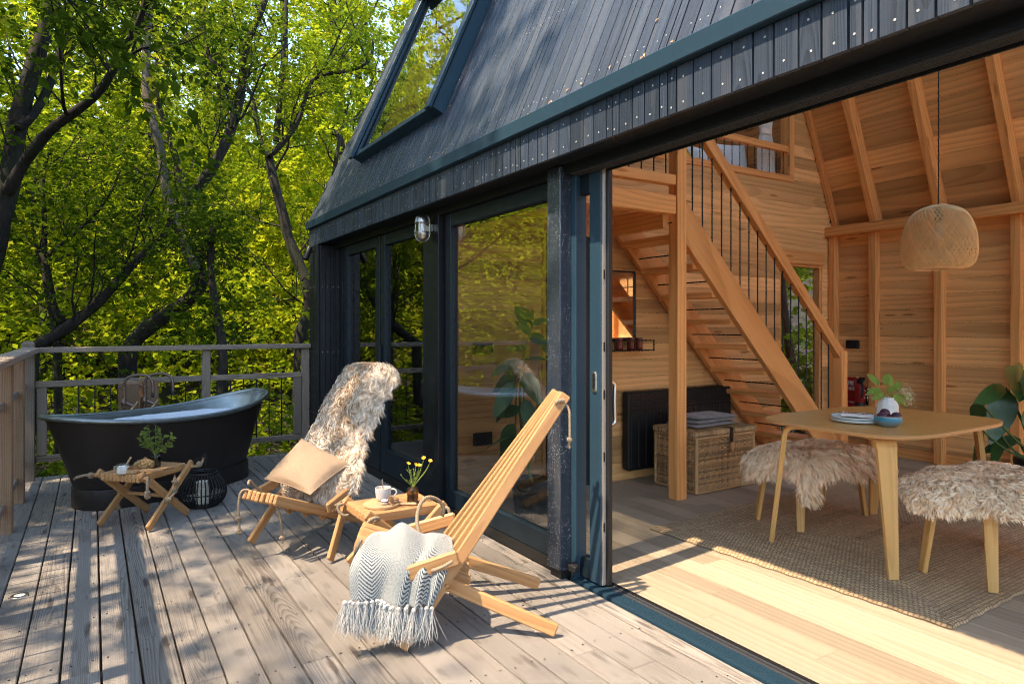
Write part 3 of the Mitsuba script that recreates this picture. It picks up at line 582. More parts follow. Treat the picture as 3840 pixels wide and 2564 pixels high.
# trees left of the deck and behind the camera, mirrored in the glass
for (x, y, h, r) in ((-9, 8.5, 9, 2.6), (-7.2, 6.2, 8, 2.2), (-11.5, 4.2, 9, 2.8), (-6.6, 7.9, 8, 2.4), (-13, -4, 10, 3.), (-6, -10, 10, 3.), (-13, 9, 12, 3.2), (-14.5, 1, 11, 3.2)):
    k += 1; wild(x, y, h, r, k, 'm_leaf', 13, .15, 'leafy tree left of the deck, seen mirrored in the cabin glass', 'trees left of the deck', .1, 13)
# garden side trees seen through the glazed garden door
for i, (x, y, h, r) in enumerate(((8.2, 7.6, 6, 2.2), (9.4, 9.2, 7, 2.4), (10.6, 10.5, 8, 2.6), (9.6, 6.6, 6, 2.), (12.5, 13., 9, 2.8), (11.4, 8.6, 7, 2.4))):
    k += 1; wild(x, y, h, r, k, 'm_leaf', 20, .12, f'leafy tree through the garden door, {NTH[i]} in distance from the glass', 'trees beyond the garden door', .05, 14)
# undergrowth that nobody could count
rng = np.random.default_rng(77)
n = 26000; ux, uy = rng.uniform(-15, 11, n), 7.6 + 27 * rng.uniform(0, 1, n) ** .9
keep = ~((ux > 1.6) & (uy < 8.5)); ux, uy = ux[keep], uy[keep]; n = len(ux)
P = np.stack([ux, uy, ground_z(ux, uy) + rng.uniform(0, 1, n) ** 1.5 * np.where(uy < 12, 1.7, 3.4)], 1)
D = rng.normal(size=(n, 3)) + V(0, 0, .5); D /= np.linalg.norm(D, axis=1, keepdims=True)
nr = uy < 13.5
put('undergrowth', leaves(P[nr], D[nr], 10, .11, .45, rng), 'm_leaf', kind='stuff'); tag('undergrowth', 'low green undergrowth covering the wood floor just beyond the railing', 'undergrowth')
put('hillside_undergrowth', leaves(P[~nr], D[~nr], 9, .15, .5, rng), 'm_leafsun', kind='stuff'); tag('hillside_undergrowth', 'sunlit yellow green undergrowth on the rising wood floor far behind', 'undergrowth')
# broad leaved shrubs pressed against the far railing
for i, (x, y, h) in enumerate(((-.15, 7.25, 1.9), (.55, 7.35, 2.2), (1.15, 7.2, 1.8), (1.6, 7.5, 2.1), (-.8, 7.6, 2.1), (-1.4, 7.2, 2.3))):
    rng = np.random.default_rng(300 + i); t = thing('shrub', ('broad leaved shrub behind the left half of the far railing, by the taps', 'broad leaved shrub behind the middle of the far railing', 'broad leaved shrub behind the right half of the far railing', 'broad leaved shrub at the right end of the far railing beside the cabin', 'broad leaved shrub behind the left end of the far railing', 'broad leaved shrub just outside the corner post of the railings')[i], 'shrub', 'shrubs behind the far railing'); z0 = float(ground_z(x, y)); mb = MB(); tips = []
    for _ in range(8):
        Q = wander((x + rng.normal() * .1, y + rng.normal() * .1, z0 - .1), (rng.normal() * .35, rng.normal() * .35, 1), h * rng.uniform(.7, 1.1), 8, .12, rng); mb.tube(Q, np.linspace(.012, .004, 9), 5)
        for q in range(2, 9): tips.append((Q[q], nrm(Q[q] - Q[q - 1] + rng.normal(size=3) * .6)))
    put(t + '__stem', mb, 'm_bark', True)
    Pq = np.array([q[0] for q in tips]); Dq = np.array([q[1] for q in tips])
    put(t + '__foliage', leaves(Pq, Dq, 10, .10, .22, rng, None, True, 1.), 'm_leafdark' if i % 3 else 'm_leaf')
# ------------------------------------------------------------------ furniture on the deck
pri('m_tubout', (.020, .0145, .012), .4, specular=.5)
def pewter_fn(p, n, uv):
    return mix((.17, .195, .185), (.36, .39, .38), fbm(p.x * 14, p.y * 14, p.z * 14, 3))
pri('m_pewter', mikit.proc(pewter_fn), .34, metallic=.85)
pri('m_bronze', (.16, .11, .085), .38, metallic=.7)
pri('m_brass', (.62, .47, .25), .35, metallic=.9)
pri('m_foam', (.50, .54, .60), .8)
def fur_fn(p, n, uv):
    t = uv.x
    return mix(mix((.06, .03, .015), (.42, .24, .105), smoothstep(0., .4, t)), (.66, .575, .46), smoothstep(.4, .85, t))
pri('m_fur', mikit.proc(fur_fn), .85, sheen=.4)
pri('m_furpale', mikit.proc(lambda p, n, uv: mix(mix((.10, .05, .025), (.60, .36, .17), smoothstep(0., .4, uv.x)), (.90, .73, .51), smoothstep(.4, .85, uv.x))), .85, sheen=.2)
def linen_fn(p, n, uv):
    w = dr.sin(uv.x * 1400) * dr.sin(uv.y * 1400)
    return mix((.21, .14, .085), (.36, .255, .165), .5 + .3 * w + .5 * (noise(uv.x * 300, uv.y * 300) - .5))
pri('m_linen', mikit.proc(linen_fn), .85, sheen=.3)
def herring_fn(p, n, uv):
    zz = dr.abs(uv.x / .06 - dr.floor(uv.x / .06) - .5) * 2.
    f = uv.y / .0150 + zz * 3.2 + .45 * noise(uv.x * 22., uv.y * 22.); f = f - dr.floor(f)
    k = smoothstep(.34, .48, f) * (1 - smoothstep(.88, 1., f))
    th = dr.sin(uv.y * 1300 + uv.x * 500) * .5 + .5
    return mix((.045, .06, .065), (.43, .435, .41), dr.clip(k * (.8 + .3 * th), 0, 1))
pri('m_blanket', mikit.proc(herring_fn), .95, sheen=.4)
pri('m_fringe', (.45, .445, .42), .95)
pri('m_cup', (.55, .53, .50), .3, specular=.5)
pri('m_coffee', (.32, .22, .13), .2)
pri('m_candle', (.62, .58, .47), .5)
scene['m_smoke'] = {'type': 'thindielectric', 'int_ior': 1.5, 'specular_transmittance': {'type': 'rgb', 'value': [.42, .33, .27]}}
scene['m_smokedark'] = {'type': 'thindielectric', 'int_ior': 1.5, 'specular_transmittance': {'type': 'rgb', 'value': [.25, .27, .27]}}
pri('m_petal', (.65, .37, .012), .5)
pri('m_stalk', (.19, .25, .035), .6)
leafm('m_sprig', (.13, .20, .04), (.23, .29, .07), (.27, .31, .11), .9)
def sponge_fn(p, n, uv):
    return mix((.20, .11, .035), (.46, .30, .135), smoothstep(.3, .7, fbm(p.x * 160, p.y * 160, p.z * 160, 2)))
pri('m_sponge', mikit.proc(sponge_fn), .9)

def knot(mb, c, r):
    for k in range(3):
        a = np.linspace(0, 2 * np.pi, 9); ax = RNG.normal(size=3); e1 = nrm(np.cross(ax, (0, .3, 1))); e2 = np.cross(nrm(ax), e1)
        mb.tube(V(*c) + r * (np.cos(a)[:, None] * e1 + np.sin(a)[:, None] * e2), r * .62, 6, False)
def rope(name, P, r=.0065, knots=(), frays=()):
    mb = MB().tube(curve(P, 26), r, 7, i=.3)
    for c in knots: knot(mb, c, r * 1.5)
    for c, d in frays:
        for _ in range(10): mb.tube([V(*c), V(*c) + nrm(V(*d) + RNG.normal(size=3) * .35) * RNG.uniform(.012, .022)], .0012, 3, False)
    return put(name, mb, 'm_rope', True)

def slat_chair(label, O, a, u):
    """folding chair of two interleaved sets of slats; O on the deck midway between the front feet, a backwards, u sideways"""
    O, a, u = V(*O, 0), V(*a, 0), V(*u, 0); t = thing('slat_chair', label, 'chair', 'folding slat chairs on the deck')
    L = lambda A, U, Z: O + a * A + u * U + V(0, 0, Z)
    nb = nrm(a * -.975 + V(0, 0, .70)); ns = nrm(a * .40 + V(0, 0, .83))
    for k, c in enumerate((-.253, -.127, 0., .127, .253)):
        top = -.09 + .045 * k; e = RNG.uniform(-.004, .004)
        if k in (0, 4): p = L(.012, math.copysign(.31, c), .018)
        else: p = L(.13, c * 1.06, .185)
        put(t + '__back_slat', MB().beam(p, L(.70 + e, top, .975 + e), .022, .05, up=nb, ch=.005), 'm_alder')
    for k, c in enumerate((-.211, -.169, -.085, -.042, .042, .085, .169, .211)):
        uf = -.119 + .034 * k; f = lambda A: uf + (c - uf) * (A + .19) / .37; e = RNG.uniform(-.006, .006)
        A1 = .635 if k in (0, 7) else .285; uq = f(A1) if A1 < .6 else math.copysign(.25, c)
        put(t + '__seat_slat', MB().beam(L(-.19 + e, f(-.19), .366), L(A1, uq, .366 - .408 * (A1 + .19)), .023, .054, up=ns, ch=.006), 'm_alder')
    for s in (-1, 1):
        put(t + '__spacer', MB().beam(L(.01, s * .292, .292), L(.235, s * .272, .352), .022, .062, up=(0, 0, 1), ch=.008), 'm_alder')
    put(t + '__dowel', MB().tube([L(.68, -.12, .95), L(.68, .12, .95)], .008, 8), 'm_alder', True)
    put(t + '__dowel', MB().tube([L(.19, -.27, .235), L(.19, .27, .235)], .011, 10), 'm_alder', True)
    return t, L
ch1, L1 = slat_chair('folding wooden slat chair carrying a sheepskin and cushion, nearer the bath', (.9145, 3.814), (.872, .489), (.489, -.872))
ch2, L2 = slat_chair('folding wooden slat chair with a patterned blanket over its seat, closest to the camera', (1.145, 2.715), (.897, -.443), (.443, .897))
# ropes: the far chair's hangs from its seat front, the near one's from its seat and top
rope(ch1 + '__rope', [L1(-.17, -.10, .385), L1(-.195, -.13, .38), L1(-.205, -.137, .34), L1(-.207, -.138, .25), L1(-.206, -.137, .16)], .0068, [L1(-.207, -.138, .235), L1(-.206, -.137, .165)], [(L1(-.206, -.137, .16), (0, 0, -1))])
rope(ch1 + '__rope', [L1(.05, .307, .30), L1(.10, .312, .316), L1(.16, .309, .33), L1(.21, .302, .345)], .0055)
rope(ch1 + '__rope', [L1(-.13, -.155, .40), L1(-.09, -.19, .41), L1(-.04, -.21, .37), L1(0, -.2, .33)], .008)
rope(ch1 + '__rope', [L1(-.12, .05, .31), L1(-.10, .06, .24), L1(-.09, .06, .15), L1(-.085, .06, .12)], .007, [L1(-.088, .06, .13)], [(L1(-.085, .06, .11), (0, 0, -1))])
rope(ch2 + '__rope', [L2(.08, -.02, .36), L2(.06, .02, .44), L2(.10, .09, .50), L2(.16, .13, .47), L2(.17, .14, .40)], .0085, [L2(.07, -.02, .33), L2(.075, -.02, .35)], [(L2(.07, -.02, .32), (0, 0, -1))])
rope(ch2 + '__rope', [L2(.70, -.10, .935), L2(.712, -.112, .915), L2(.716, -.114, .87), L2(.716, -.114, .80), L2(.714, -.114, .765)], .0055, [L2(.715, -.114, .785)], [(L2(.714, -.114, .765), (0, 0, -1))])
rope(ch2 + '__rope', [L2(.655, -.112, .94), L2(.67, -.122, .955), L2(.69, -.115, .95)], .009)
rope(ch2 + '__rope', [L2(.13, -.312, .315), L2(.17, -.318, .33), L2(.21, -.30, .345)], .008)
rope(ch2 + '__rope', [L2(-.185, -.14, .33), L2(-.18, -.155, .36), L2(-.16, -.15, .395)], .008)

def fur(key_, label, cat, P, N, Fl, tone, n, length, seed, width=.0045, curl=.5, group=None, droop=.3, lo=.78, mat='m_fur'):
    """a pelt: the sheet P (n x m points) with normals N, covered in curling locks that lie along Fl; tone(i, j) in 0..1"""
    rng = np.random.default_rng(seed); t = thing(key_, label, cat, group); h, w = P.shape[:2]
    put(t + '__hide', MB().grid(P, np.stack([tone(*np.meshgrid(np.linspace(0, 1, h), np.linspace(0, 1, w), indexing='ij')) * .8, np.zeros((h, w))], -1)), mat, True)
    I, J = rng.uniform(0, 1, n), rng.uniform(0, 1, n)
    def sample(A):
        x, y = I * (h - 1), J * (w - 1); i, j = np.minimum(x.astype(int), h - 2), np.minimum(y.astype(int), w - 2); fx, fy = (x - i)[:, None], (y - j)[:, None]
        return A[i, j] * (1 - fx) * (1 - fy) + A[i + 1, j] * fx * (1 - fy) + A[i, j + 1] * (1 - fx) * fy + A[i + 1, j + 1] * fx * fy
    B, NN, FF = sample(P), sample(N), sample(Fl)
    q = np.floor(np.stack([I * 30 + .8 * np.sin(J * 31), J * 30 * w / h + .7 * np.sin(I * 37)], 1)); q = q + 0; hsh = (np.sin(q @ V(12.9898, 78.233)) * 43758.5453) % 1; hs2 = (np.sin(q @ V(39.34, 11.135)) * 24634.63) % 1
    side = np.cross(NN, FF); ang = (hsh - .5) * 2.6 + rng.normal(size=n) * .35
    lay = FF * np.cos(ang)[:, None] + side * np.sin(ang)[:, None]
    base_t = tone(I, J); dk = rng.uniform(0, 1, n) < .2 + .42 * (1 - base_t)
    ln = length * (.55 + .75 * hs2) * rng.uniform(.7, 1.2, n) * np.where(dk, 1.12, 1.); wd = width * np.where(dk, .55, 1.15)
    d0 = NN * .9 + lay * .5 + rng.normal(size=(n, 3)) * .15; d0 /= np.linalg.norm(d0, axis=1, keepdims=True)
    d1 = NN * .35 + lay * 1. + side * ((hs2 - .5) * 2 * curl)[:, None] - V(0, 0, droop); d1 /= np.linalg.norm(d1, axis=1, keepdims=True)
    d2 = -NN * .25 + lay * .6 + side * ((hs2 - .5) * 3.2 * curl)[:, None] - V(0, 0, droop * 1.5); d2 /= np.linalg.norm(d2, axis=1, keepdims=True)
    K = [B]; 
    for d in (d0, d1, d2): K.append(K[-1] + d * (ln / 3)[:, None])
    ws = np.cross(d1, rng.normal(size=(n, 3))); ws /= np.linalg.norm(ws, axis=1, keepdims=True)
    v = [K[0] + ws * wd[:, None] * .7, K[0] - ws * wd[:, None] * .7, K[1] + ws * wd[:, None], K[1] - ws * wd[:, None], K[2] + ws * wd[:, None] * .75, K[2] - ws * wd[:, None] * .75, K[3]]
    v = np.stack(v, 1).reshape(-1, 3); F = np.array([(0, 1, 3), (0, 3, 2), (2, 3, 5), (2, 5, 4), (4, 5, 6)]); f = (F[None] + (np.arange(n) * 7)[:, None, None]).reshape(-1, 3)
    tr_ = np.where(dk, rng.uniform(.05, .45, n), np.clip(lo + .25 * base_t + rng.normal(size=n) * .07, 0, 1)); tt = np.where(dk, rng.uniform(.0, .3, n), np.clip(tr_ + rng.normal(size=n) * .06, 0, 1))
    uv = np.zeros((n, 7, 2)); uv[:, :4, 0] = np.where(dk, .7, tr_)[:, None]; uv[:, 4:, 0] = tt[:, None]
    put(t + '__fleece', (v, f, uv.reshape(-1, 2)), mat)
    return t
# sheepskin hung over the far chair's back
h, w = 44, 26; S_, Q_ = np.meshgrid(np.linspace(-.07, .92, h), np.linspace(-1, 1, w), indexing='ij')
hw = np.interp(S_[:, 0], [-.07, .0, .08, .3, .5, .66, .76, .84, .92], [.07, .165, .215, .215, .21, .24, .29, .275, .18])[:, None]
sh = np.interp(S_[:, 0], [-.07, .3, .76, .92], [.022, .012, .0, .03])[:, None]
Aa = np.where(S_ < 0, .715 - .03 * np.cos(S_ * 20), .70 - S_ * .583); Zz = np.where(S_ < 0, 1.0 + .5 * S_ , .985 - S_ * .812)
Aa = np.interp(S_, [-.07, -.03, .0, .92], [.77, .755, .70, .165]); Zz = np.interp(S_, [-.07, -.03, 0., .92], [.93, .98, .99, .28])
bul = .035 + .02 * np.sin(S_ * 9) * (1 - Q_ ** 2) - .03 * Q_ ** 2
ea, eu, ez = V(.872, .489, 0), V(.489, -.872, 0), V(0, 0, 1); nbv = nrm(ea * -.975 + ez * .70); O1 = V(.9145, 3.814, 0)
Ps = O1 + ea * Aa[..., None] + eu * (Q_ * hw + sh)[..., None] + ez * Zz[..., None] + nbv * bul[..., None] * 1.3
def pelt_frames(P, ref):
    du, dv = np.gradient(P, axis=0), np.gradient(P, axis=1); N = np.cross(du, dv); N /= np.linalg.norm(N, axis=-1, keepdims=True) + 1e-9
    if (N * ref).sum(-1).mean() < 0: N = -N
    return N, du / (np.linalg.norm(du, axis=-1, keepdims=True) + 1e-9)
Ns, Fs = pelt_frames(Ps, nbv)
Ns = Ns + eu * (np.sign(Q_) * np.abs(Q_) ** 6 * 1.2)[..., None]; Ns /= np.linalg.norm(Ns, axis=-1, keepdims=True)
def tone1(i, j):
    c = 1.1 * np.exp(-((j - .5 + .06 * np.sin(i * 7)) / .15) ** 2) * np.where(i < .5, 1., .6)
    return np.clip(1.02 - .75 * c - .12 * np.sin(i * 23 + j * 11) ** 2, 0, 1)
fur('sheepskin', 'shaggy cream and brown sheepskin hung over the slat chair back', 'sheepskin', Ps, Ns, Fs, tone1, 70000, .06, 5, .0027, lo=.74)
# cushion leaning on it
c00, c10, c01, c11 = [O1 + ea * A + eu * U + ez * Z for A, U, Z in ((.0, -.16, .385), (-.02, .215, .345), (.27, -.15, .575), (.30, .215, .455))]
gu, gv = np.meshgrid(np.linspace(-1, 1, 25), np.linspace(-1, 1, 25), indexing='ij')
pin = lambda g, o: g * (1 - .07 * (1 - o ** 2) * (np.abs(g)) ** 3)
gu2, gv2 = pin(gu, gv), pin(gv, gu); s_, t_ = (gu2 + 1) / 2, (gv2 + 1) / 2
base = ((1 - s_) * (1 - t_))[..., None] * c00 + (s_ * (1 - t_))[..., None] * c10 + ((1 - s_) * t_)[..., None] * c01 + (s_ * t_)[..., None] * c11
nc = nrm(np.cross(c10 - c00, c01 - c00)); nc = nc if nc[2] > 0 else -nc
th = .062 * (np.clip(1 - gu ** 2, 0, 1) ** .55 * np.clip(1 - gv ** 2, 0, 1) ** .55); uvc = np.stack([s_ * .42, t_ * .42], -1)
wr = .006 * meshkit.noise(np.stack([s_ * 5, t_ * 5, 0 * s_], -1), 4)
cm = MB().grid(base + nc * (th + wr * (th > .01) + .03)[..., None], uvc).grid((base - nc * (th * .7 - .03)[..., None])[::-1], uvc[::-1])
t = thing('cushion', 'tan woven cushion leaning against the sheepskin on the chair', 'cushion')
put(t + '__cover', cm, 'm_linen', True)
ed = np.concatenate([base[:, 0], base[-1, 1:], base[::-1, -1][1:], base[0, ::-1][1:]]) + nc * .03
put(t + '__seam', MB().tube(ed, .003, 5, False), 'm_linen', True)

# herringbone blanket over the near chair
u_, z_ = [], []
path = curve([(.10, .365, 0), (-.02, .40, 0), (-.13, .405, 0), (-.22, .385, 0), (-.28, .35, 0), (-.298, .30, 0), (-.304, .25, 0), (-.31, .222, 0)], 60)[:, :2]
sl_ = np.concatenate([[0], np.cumsum(np.linalg.norm(np.diff(path, axis=0), axis=1))])
na = 90; ga = np.linspace(0, 1, na); Bk = np.zeros((60, na, 3)); uvb = np.zeros((60, na, 2))
for i in range(60):
    f = sl_[i] / sl_[-1]; hang = np.clip((f - .55) / .45, 0, 1)
    top = np.interp(ga, [0, .2, .45, .7, .85, 1], [-.06, -.02, .01, -.01, -.03, -.02]) * (1 - hang) * .8
    fold = (.020 * np.sin(ga * 11 + 1) + .030 * np.exp(-((ga - .80) / .05) ** 2) - .02 * np.exp(-((ga - .70) / .04) ** 2) + .02 * np.exp(-((ga - .93) / .04) ** 2)) * (.35 + .8 * hang)
    A = -.175 + ga * (.40 - .10 * hang) + .012 * np.sin(f * 6 + ga * 9)
    U = path[i, 0] - fold + .0 * ga; Z = path[i, 1] + top - .40 * np.clip(A + .02, 0, 1) * .35 * (1 - hang) + (.012 * np.sin(ga * 17) * (1 - hang))
    Z = Z - .05 * ga * hang
    Bk[i] = V(1.145, 2.715, 0) + V(.897, -.443, 0) * A[:, None] + V(.443, .897, 0) * U[:, None] + V(0, 0, 1) * Z[:, None]
    uvb[i, :, 0] = ga * .46 + fold * 1.2; uvb[i, :, 1] = sl_[i]
bl = thing('blanket', 'white and slate herringbone blanket with a knotted fringe hung over the nearest chair', 'blanket')
put(bl + '__weave', MB().grid(Bk, uvb, both=.0045), 'm_blanket', True)
fr = MB(); rng = np.random.default_rng(21)
for lay, (n_, off) in enumerate(((15, 0), (14, .018))):
    for q in np.linspace(.01, .99, n_):
        j = q * (na - 1); b = Bk[-1, int(j)] + V(-.004 - off, -.006 + off * .6, .0); fr_c = b + V(0, 0, -.008)
        knot(fr, fr_c, .0062)
        for s in range(34):
            d = V(rng.normal() * .17, rng.normal() * .17, -1) + (V(-.10, .0, 0)); Lr = rng.uniform(.085, .125)
            p0 = fr_c + rng.normal(size=3) * .003; fr.tube(curve([p0, p0 + d * Lr * .4 + rng.normal(size=3) * .004, p0 + V(d[0] * 1.2, d[1] * 1.2, -1) * Lr + rng.normal(size=3) * .005], 5), [.0013, .0013, .0012, .001, .0005], 4, False)
put(bl + '__fringe', fr, 'm_fringe', True)

def folding_table(label, C, p, q):
    C, p, q = V(*C, 0), V(*p, 0), V(*q, 0); t = thing('folding_table', label, 'table', 'small folding slat tables')
    L = lambda P_, Q_, Z: C + p * P_ + q * Q_ + V(0, 0, Z)
    for k in range(10):
        y = -.133 + .0295 * k
        put(t + '__slat', MB().beam(L(-.2 + RNG.uniform(-.002, .002), y, .331), L(.2, y, .331), .0255, .05, ch=.006), 'm_alder')
    for s in (-1, 1):
        put(t + '__leg', MB().beam(L(-.175, s * .186, .018), L(.215, s * .182, .365), .024, .05, up=nrm(p * -.35 + V(0, 0, .39)), ch=.008), 'm_alder')
        put(t + '__leg', MB().beam(L(.20, s * .160, .018), L(-.205, s * .164, .365), .024, .05, up=nrm(p * .35 + V(0, 0, .39)), ch=.008), 'm_alder')
    put(t + '__dowel', MB().tube([L(.012, -.20, .18), L(.012, .20, .18)], .012, 10), 'm_alder', True)
    for x in (-.186, .198): put(t + '__dowel', MB().tube([L(x, -.205, .335), L(x, .205, .335)], .0125, 10), 'm_alder', True)
    return t, L
ft1, M1 = folding_table('folding slatted table with bath things standing beside the dark bath', (.285, 4.94), (.729, .684), (.684, -.729))
ft2, M2 = folding_table('folding slatted table with a cup and flowers between the two slat chairs', (1.322, 3.272), (1, 0), (0, -1))
rope(ft1 + '__rope', [M1(-.186, -.20, .335), M1(-.20, -.23, .338), M1(-.23, -.265, .335), M1(-.245, -.29, .325)], .009, [M1(-.2, -.22, .336)], [(M1(-.245, -.29, .325), (-1, -.2, -.4))])
rope(ft1 + '__rope', [M1(-.186, .195, .345), M1(-.20, .21, .33), M1(-.205, .215, .28), M1(-.205, .215, .24)], .009, [M1(-.205, .215, .25), M1(-.205, .215, .235)], [(M1(-.205, .215, .235), (-.5, 0, -1))])
rope(ft1 + '__rope', [M1(.02, .215, .30), M1(.02, .22, .24), M1(.0, .225, .20), M1(-.05, .225, .175), M1(-.07, .225, .165)], .009, [M1(.015, .22, .215), M1(-.05, .225, .175), M1(.02, .215, .27)], [(M1(-.07, .225, .165), (-1, -.3, -.5)), (M1(.02, .215, .30), (0, 0, 1))])
rope(ft1 + '__rope', [M1(.198, .205, .335), M1(.215, .225, .335), M1(.235, .24, .35), M1(.24, .245, .375)], .009, [M1(.225, .23, .345)], [(M1(.24, .245, .375), (.2, 0, 1))])
rope(ft1 + '__rope', [M1(-.03, -.21, .36), M1(-.02, -.215, .30), M1(0, -.21, .2), M1(.0, -.21, .12), M1(.0, -.215, .07)], .008, [M1(0, -.215, .08)])
rope(ft2 + '__rope', [M2(-.175, .20, .335), M2(-.16, .22, .35), M2(-.19, .225, .355), M2(-.22, .215, .32), M2(-.215, .20, .295)], .0095)
rope(ft2 + '__rope', [M2(.198, .20, .345), M2(.215, .215, .34), M2(.222, .215, .31), M2(.245, .215, .285)], .009, [M2(.225, .215, .3)], [(M2(.245, .215, .285), (1, 0, -.6))])
rope(ft2 + '__rope', [M2(-.2, -.20, .33), M2(-.22, -.215, .32), M2(-.215, -.21, .29), M2(-.17, -.2, .27)], .009)

ZT = .3565
# things on the near table
t = thing('serving_board', 'round wooden serving board with a short handle on the folding table', 'board')
o = V(1.255, 3.25, ZT); dh = nrm(V(.137, -.086, 0)); sd = V(-dh[1], dh[0], 0)
put(t + '__plate', MB().lathe([(.0001, .0), (.091, .0), (.094, .003), (.094, .011), (.091, .014), (.0001, .014)], 40, o), 'm_board')
put(t + '__handle', MB().beam(o + dh * .09 + V(0, 0, .007), o + dh * .178 + V(0, 0, .007), .026, .012, ch=.004), 'm_board')
put(t + '__cord', MB().tube(curve([o + dh * .172 + V(0, 0, .014), o + dh * .19 + sd * .012 + V(0, 0, .012), o + dh * .205 + V(0, 0, .004), o + dh * .20 - sd * .02 + V(0, 0, .003), o + dh * .178 + V(0, 0, .014)], 16), .0016, 5), 'm_dark', True)
t = thing('cup', 'cream mug of coffee standing on the round wooden board', 'cup')
o = V(1.275, 3.285, ZT + .0142)
put(t + '__body', MB().lathe([(.0001, .002), (.026, .001), (.031, .004), (.036, .015), (.0405, .045), (.041, .066), (.0395, .0675), (.0378, .066), (.036, .04), (.03, .01), (.0001, .007)], 36, o), 'm_cup', True)
hv = nrm(V(.85, -.53, 0))
put(t + '__handle', MB().tube(curve([o + hv * .038 + V(0, 0, .054), o + hv * .056 + V(0, 0, .058), o + hv * .069 + V(0, 0, .047), o + hv * .064 + V(0, 0, .03), o + hv * .035 + V(0, 0, .016)], 20), .0042, 8), 'm_cup', True)
put(t + '__coffee', MB().lathe([(.0001, .057), (.0372, .0572)], 30, o), 'm_coffee', True)
one('spoon', 'bright steel teaspoon standing in the mug', 'spoon', MB().tube(curve([o + V(.01, -.01, .02), o + V(-.005, -.018, .06), o + V(-.012, -.02, .098), o + V(-.014, -.02, .116)], 14), np.interp(np.linspace(0, 1, 14), [0, .5, .85, 1], [.003, .0022, .004, .002]), 8), 'm_steel', True)
for lab, P_, mt, tl in (('cream macaron lying on the board beside the mug', (1.252, 3.205, ZT + .0145), 'm_white', 0), ('tan macaron tilted upright on the board beside the mug', (1.285, 3.188, ZT + .033), 'm_maca', 1), ('tan macaron lying behind the upright one on the board', (1.31, 3.208, ZT + .0145), 'm_maca', 0)):
    if 'm_maca' not in scene: pri('m_maca', (.36, .18, .07), .6)
    mk = thing('macaron', lab, 'biscuit', 'macarons on the serving board'); M = frame(P_, (1, 0, 0), (0, 1, 0)) if not tl else frame(P_, (.8, .6, 0), (-.25, .33, .91), nrm((-.5, -.75, .42)))
    for k, (z0, z1) in enumerate(((.0, .011), (.0145, .025))):
        pr = [(.0001, z0), (.017, z0 + .001), (.0195, z0 + .003), (.0195, z0 + .006), (.016, z1 - .001), (.0001, z1)] if k else [(.0001, z0), (.015, z0 + .001), (.019, z0 + .005), (.0195, z1 - .001), (.018, z1), (.0001, z1)]
        put(mk + '__shell', MB().lathe(pr, 22).xf(M), mt, True)
    put(mk + '__filling', MB().lathe([(.0001, .011), (.018, .0112), (.018, .0144), (.0001, .0145)], 22).xf(M), 'm_cotton' if mt != 'm_white' else 'm_maca', True)
def glass_vase(label, o, mat, r, h):
    t = thing('vase', label, 'vase')
    put(t + '__glass', MB().lathe([(.0001, .003), (r * .85, .0025), (r, .008), (r, h * .80), (r * .9, h * .88), (r * .5, h * .93), (r * .42, h * .97), (r * .5, h)], 48, o, 16, .035), mat, True)
    put(t + '__water', MB().lathe([(.0001, .006), (r * .9, .008), (r * .92, h * .45), (.0001, h * .452)], 24, o), 'm_smoke', True)
    return t
o = V(1.405, 3.205, ZT); glass_vase('smoky brown ribbed glass vase on the near folding table', o, 'm_smoke', .0285, .088)
fl = thing('buttercups', 'yellow buttercups on thin stalks standing in the smoky vase', 'flowers')
ps_ = ray(0, 0)
for k, (x, y, big) in enumerate(((1005, 350, 0), (1118, 175, 1), (1163, 280, 0), (1213, 250, 0), (1250, 185, 1), (1310, 195, 1), (1388, 68, 1), (1337, 270, 0), (1498, 112, 1), (1468, 195, 0), (1300, 320, 0), (1225, 335, 0))):
    e = V(-CP * 0 + (x - 1195) * .2232 * 3.47 / 2500 * CP, -(x - 1195) * .2232 * 3.47 / 2500 * SP, .088 + (540 - y) * .2232 * 3.47 / 2500) + V(SP, CP, 0) * RNG.uniform(-.025, .025)
    b = o + V(RNG.uniform(-.008, .008), RNG.uniform(-.008, .008), .02); tip = o + e
    put(fl + '__stalk', MB().tube(curve([b, o + V(e[0] * .12, e[1] * .12, .09), o + V(e[0] * .6, e[1] * .6, .088 + (e[2] - .088) * .5), tip], 12), .0014, 5), 'm_stalk', True)
    hb = MB()
    if big:
        n0 = nrm(V(RNG.normal() * .4, RNG.normal() * .4 - .5, 1)); e1 = nrm(np.cross(n0, (1, .2, 0))); e2 = np.cross(n0, e1)
        for a in np.arange(5) * 2 * np.pi / 5 + RNG.uniform(0, 1):
            rd = e1 * math.cos(a) + e2 * math.sin(a); tn = np.cross(n0, rd)
            hb.add([tip, tip + rd * .006 + tn * .005 + n0 * .002, tip + rd * .011 + tn * .004 + n0 * .005, tip + rd * .011 - tn * .004 + n0 * .005, tip + rd * .006 - tn * .005 + n0 * .002], [(0, 1, 2), (0, 2, 3), (0, 3, 4)])
        put(fl + '__flower', hb, 'm_petal')
    else:
        put(fl + '__bud', hb.lathe([(.0001, -.003), (.0035, -.001), (.0036, .001), (.0001, .004)], 8, tip), 'm_stalk', True)
lf = MB()
for k in range(14):
    b = o + V(RNG.normal() * .012, RNG.normal() * .012, RNG.uniform(.095, .16)); d = nrm(V(RNG.normal(), RNG.normal(), .9)); s = nrm(np.cross(d, (0, 0, 1))) * .0025
    lf.add([b, b + d * .012 + s, b + d * .026, b + d * .012 - s], [(0, 1, 2), (0, 2, 3)])
put(fl + '__leaf', lf, 'm_stalk')

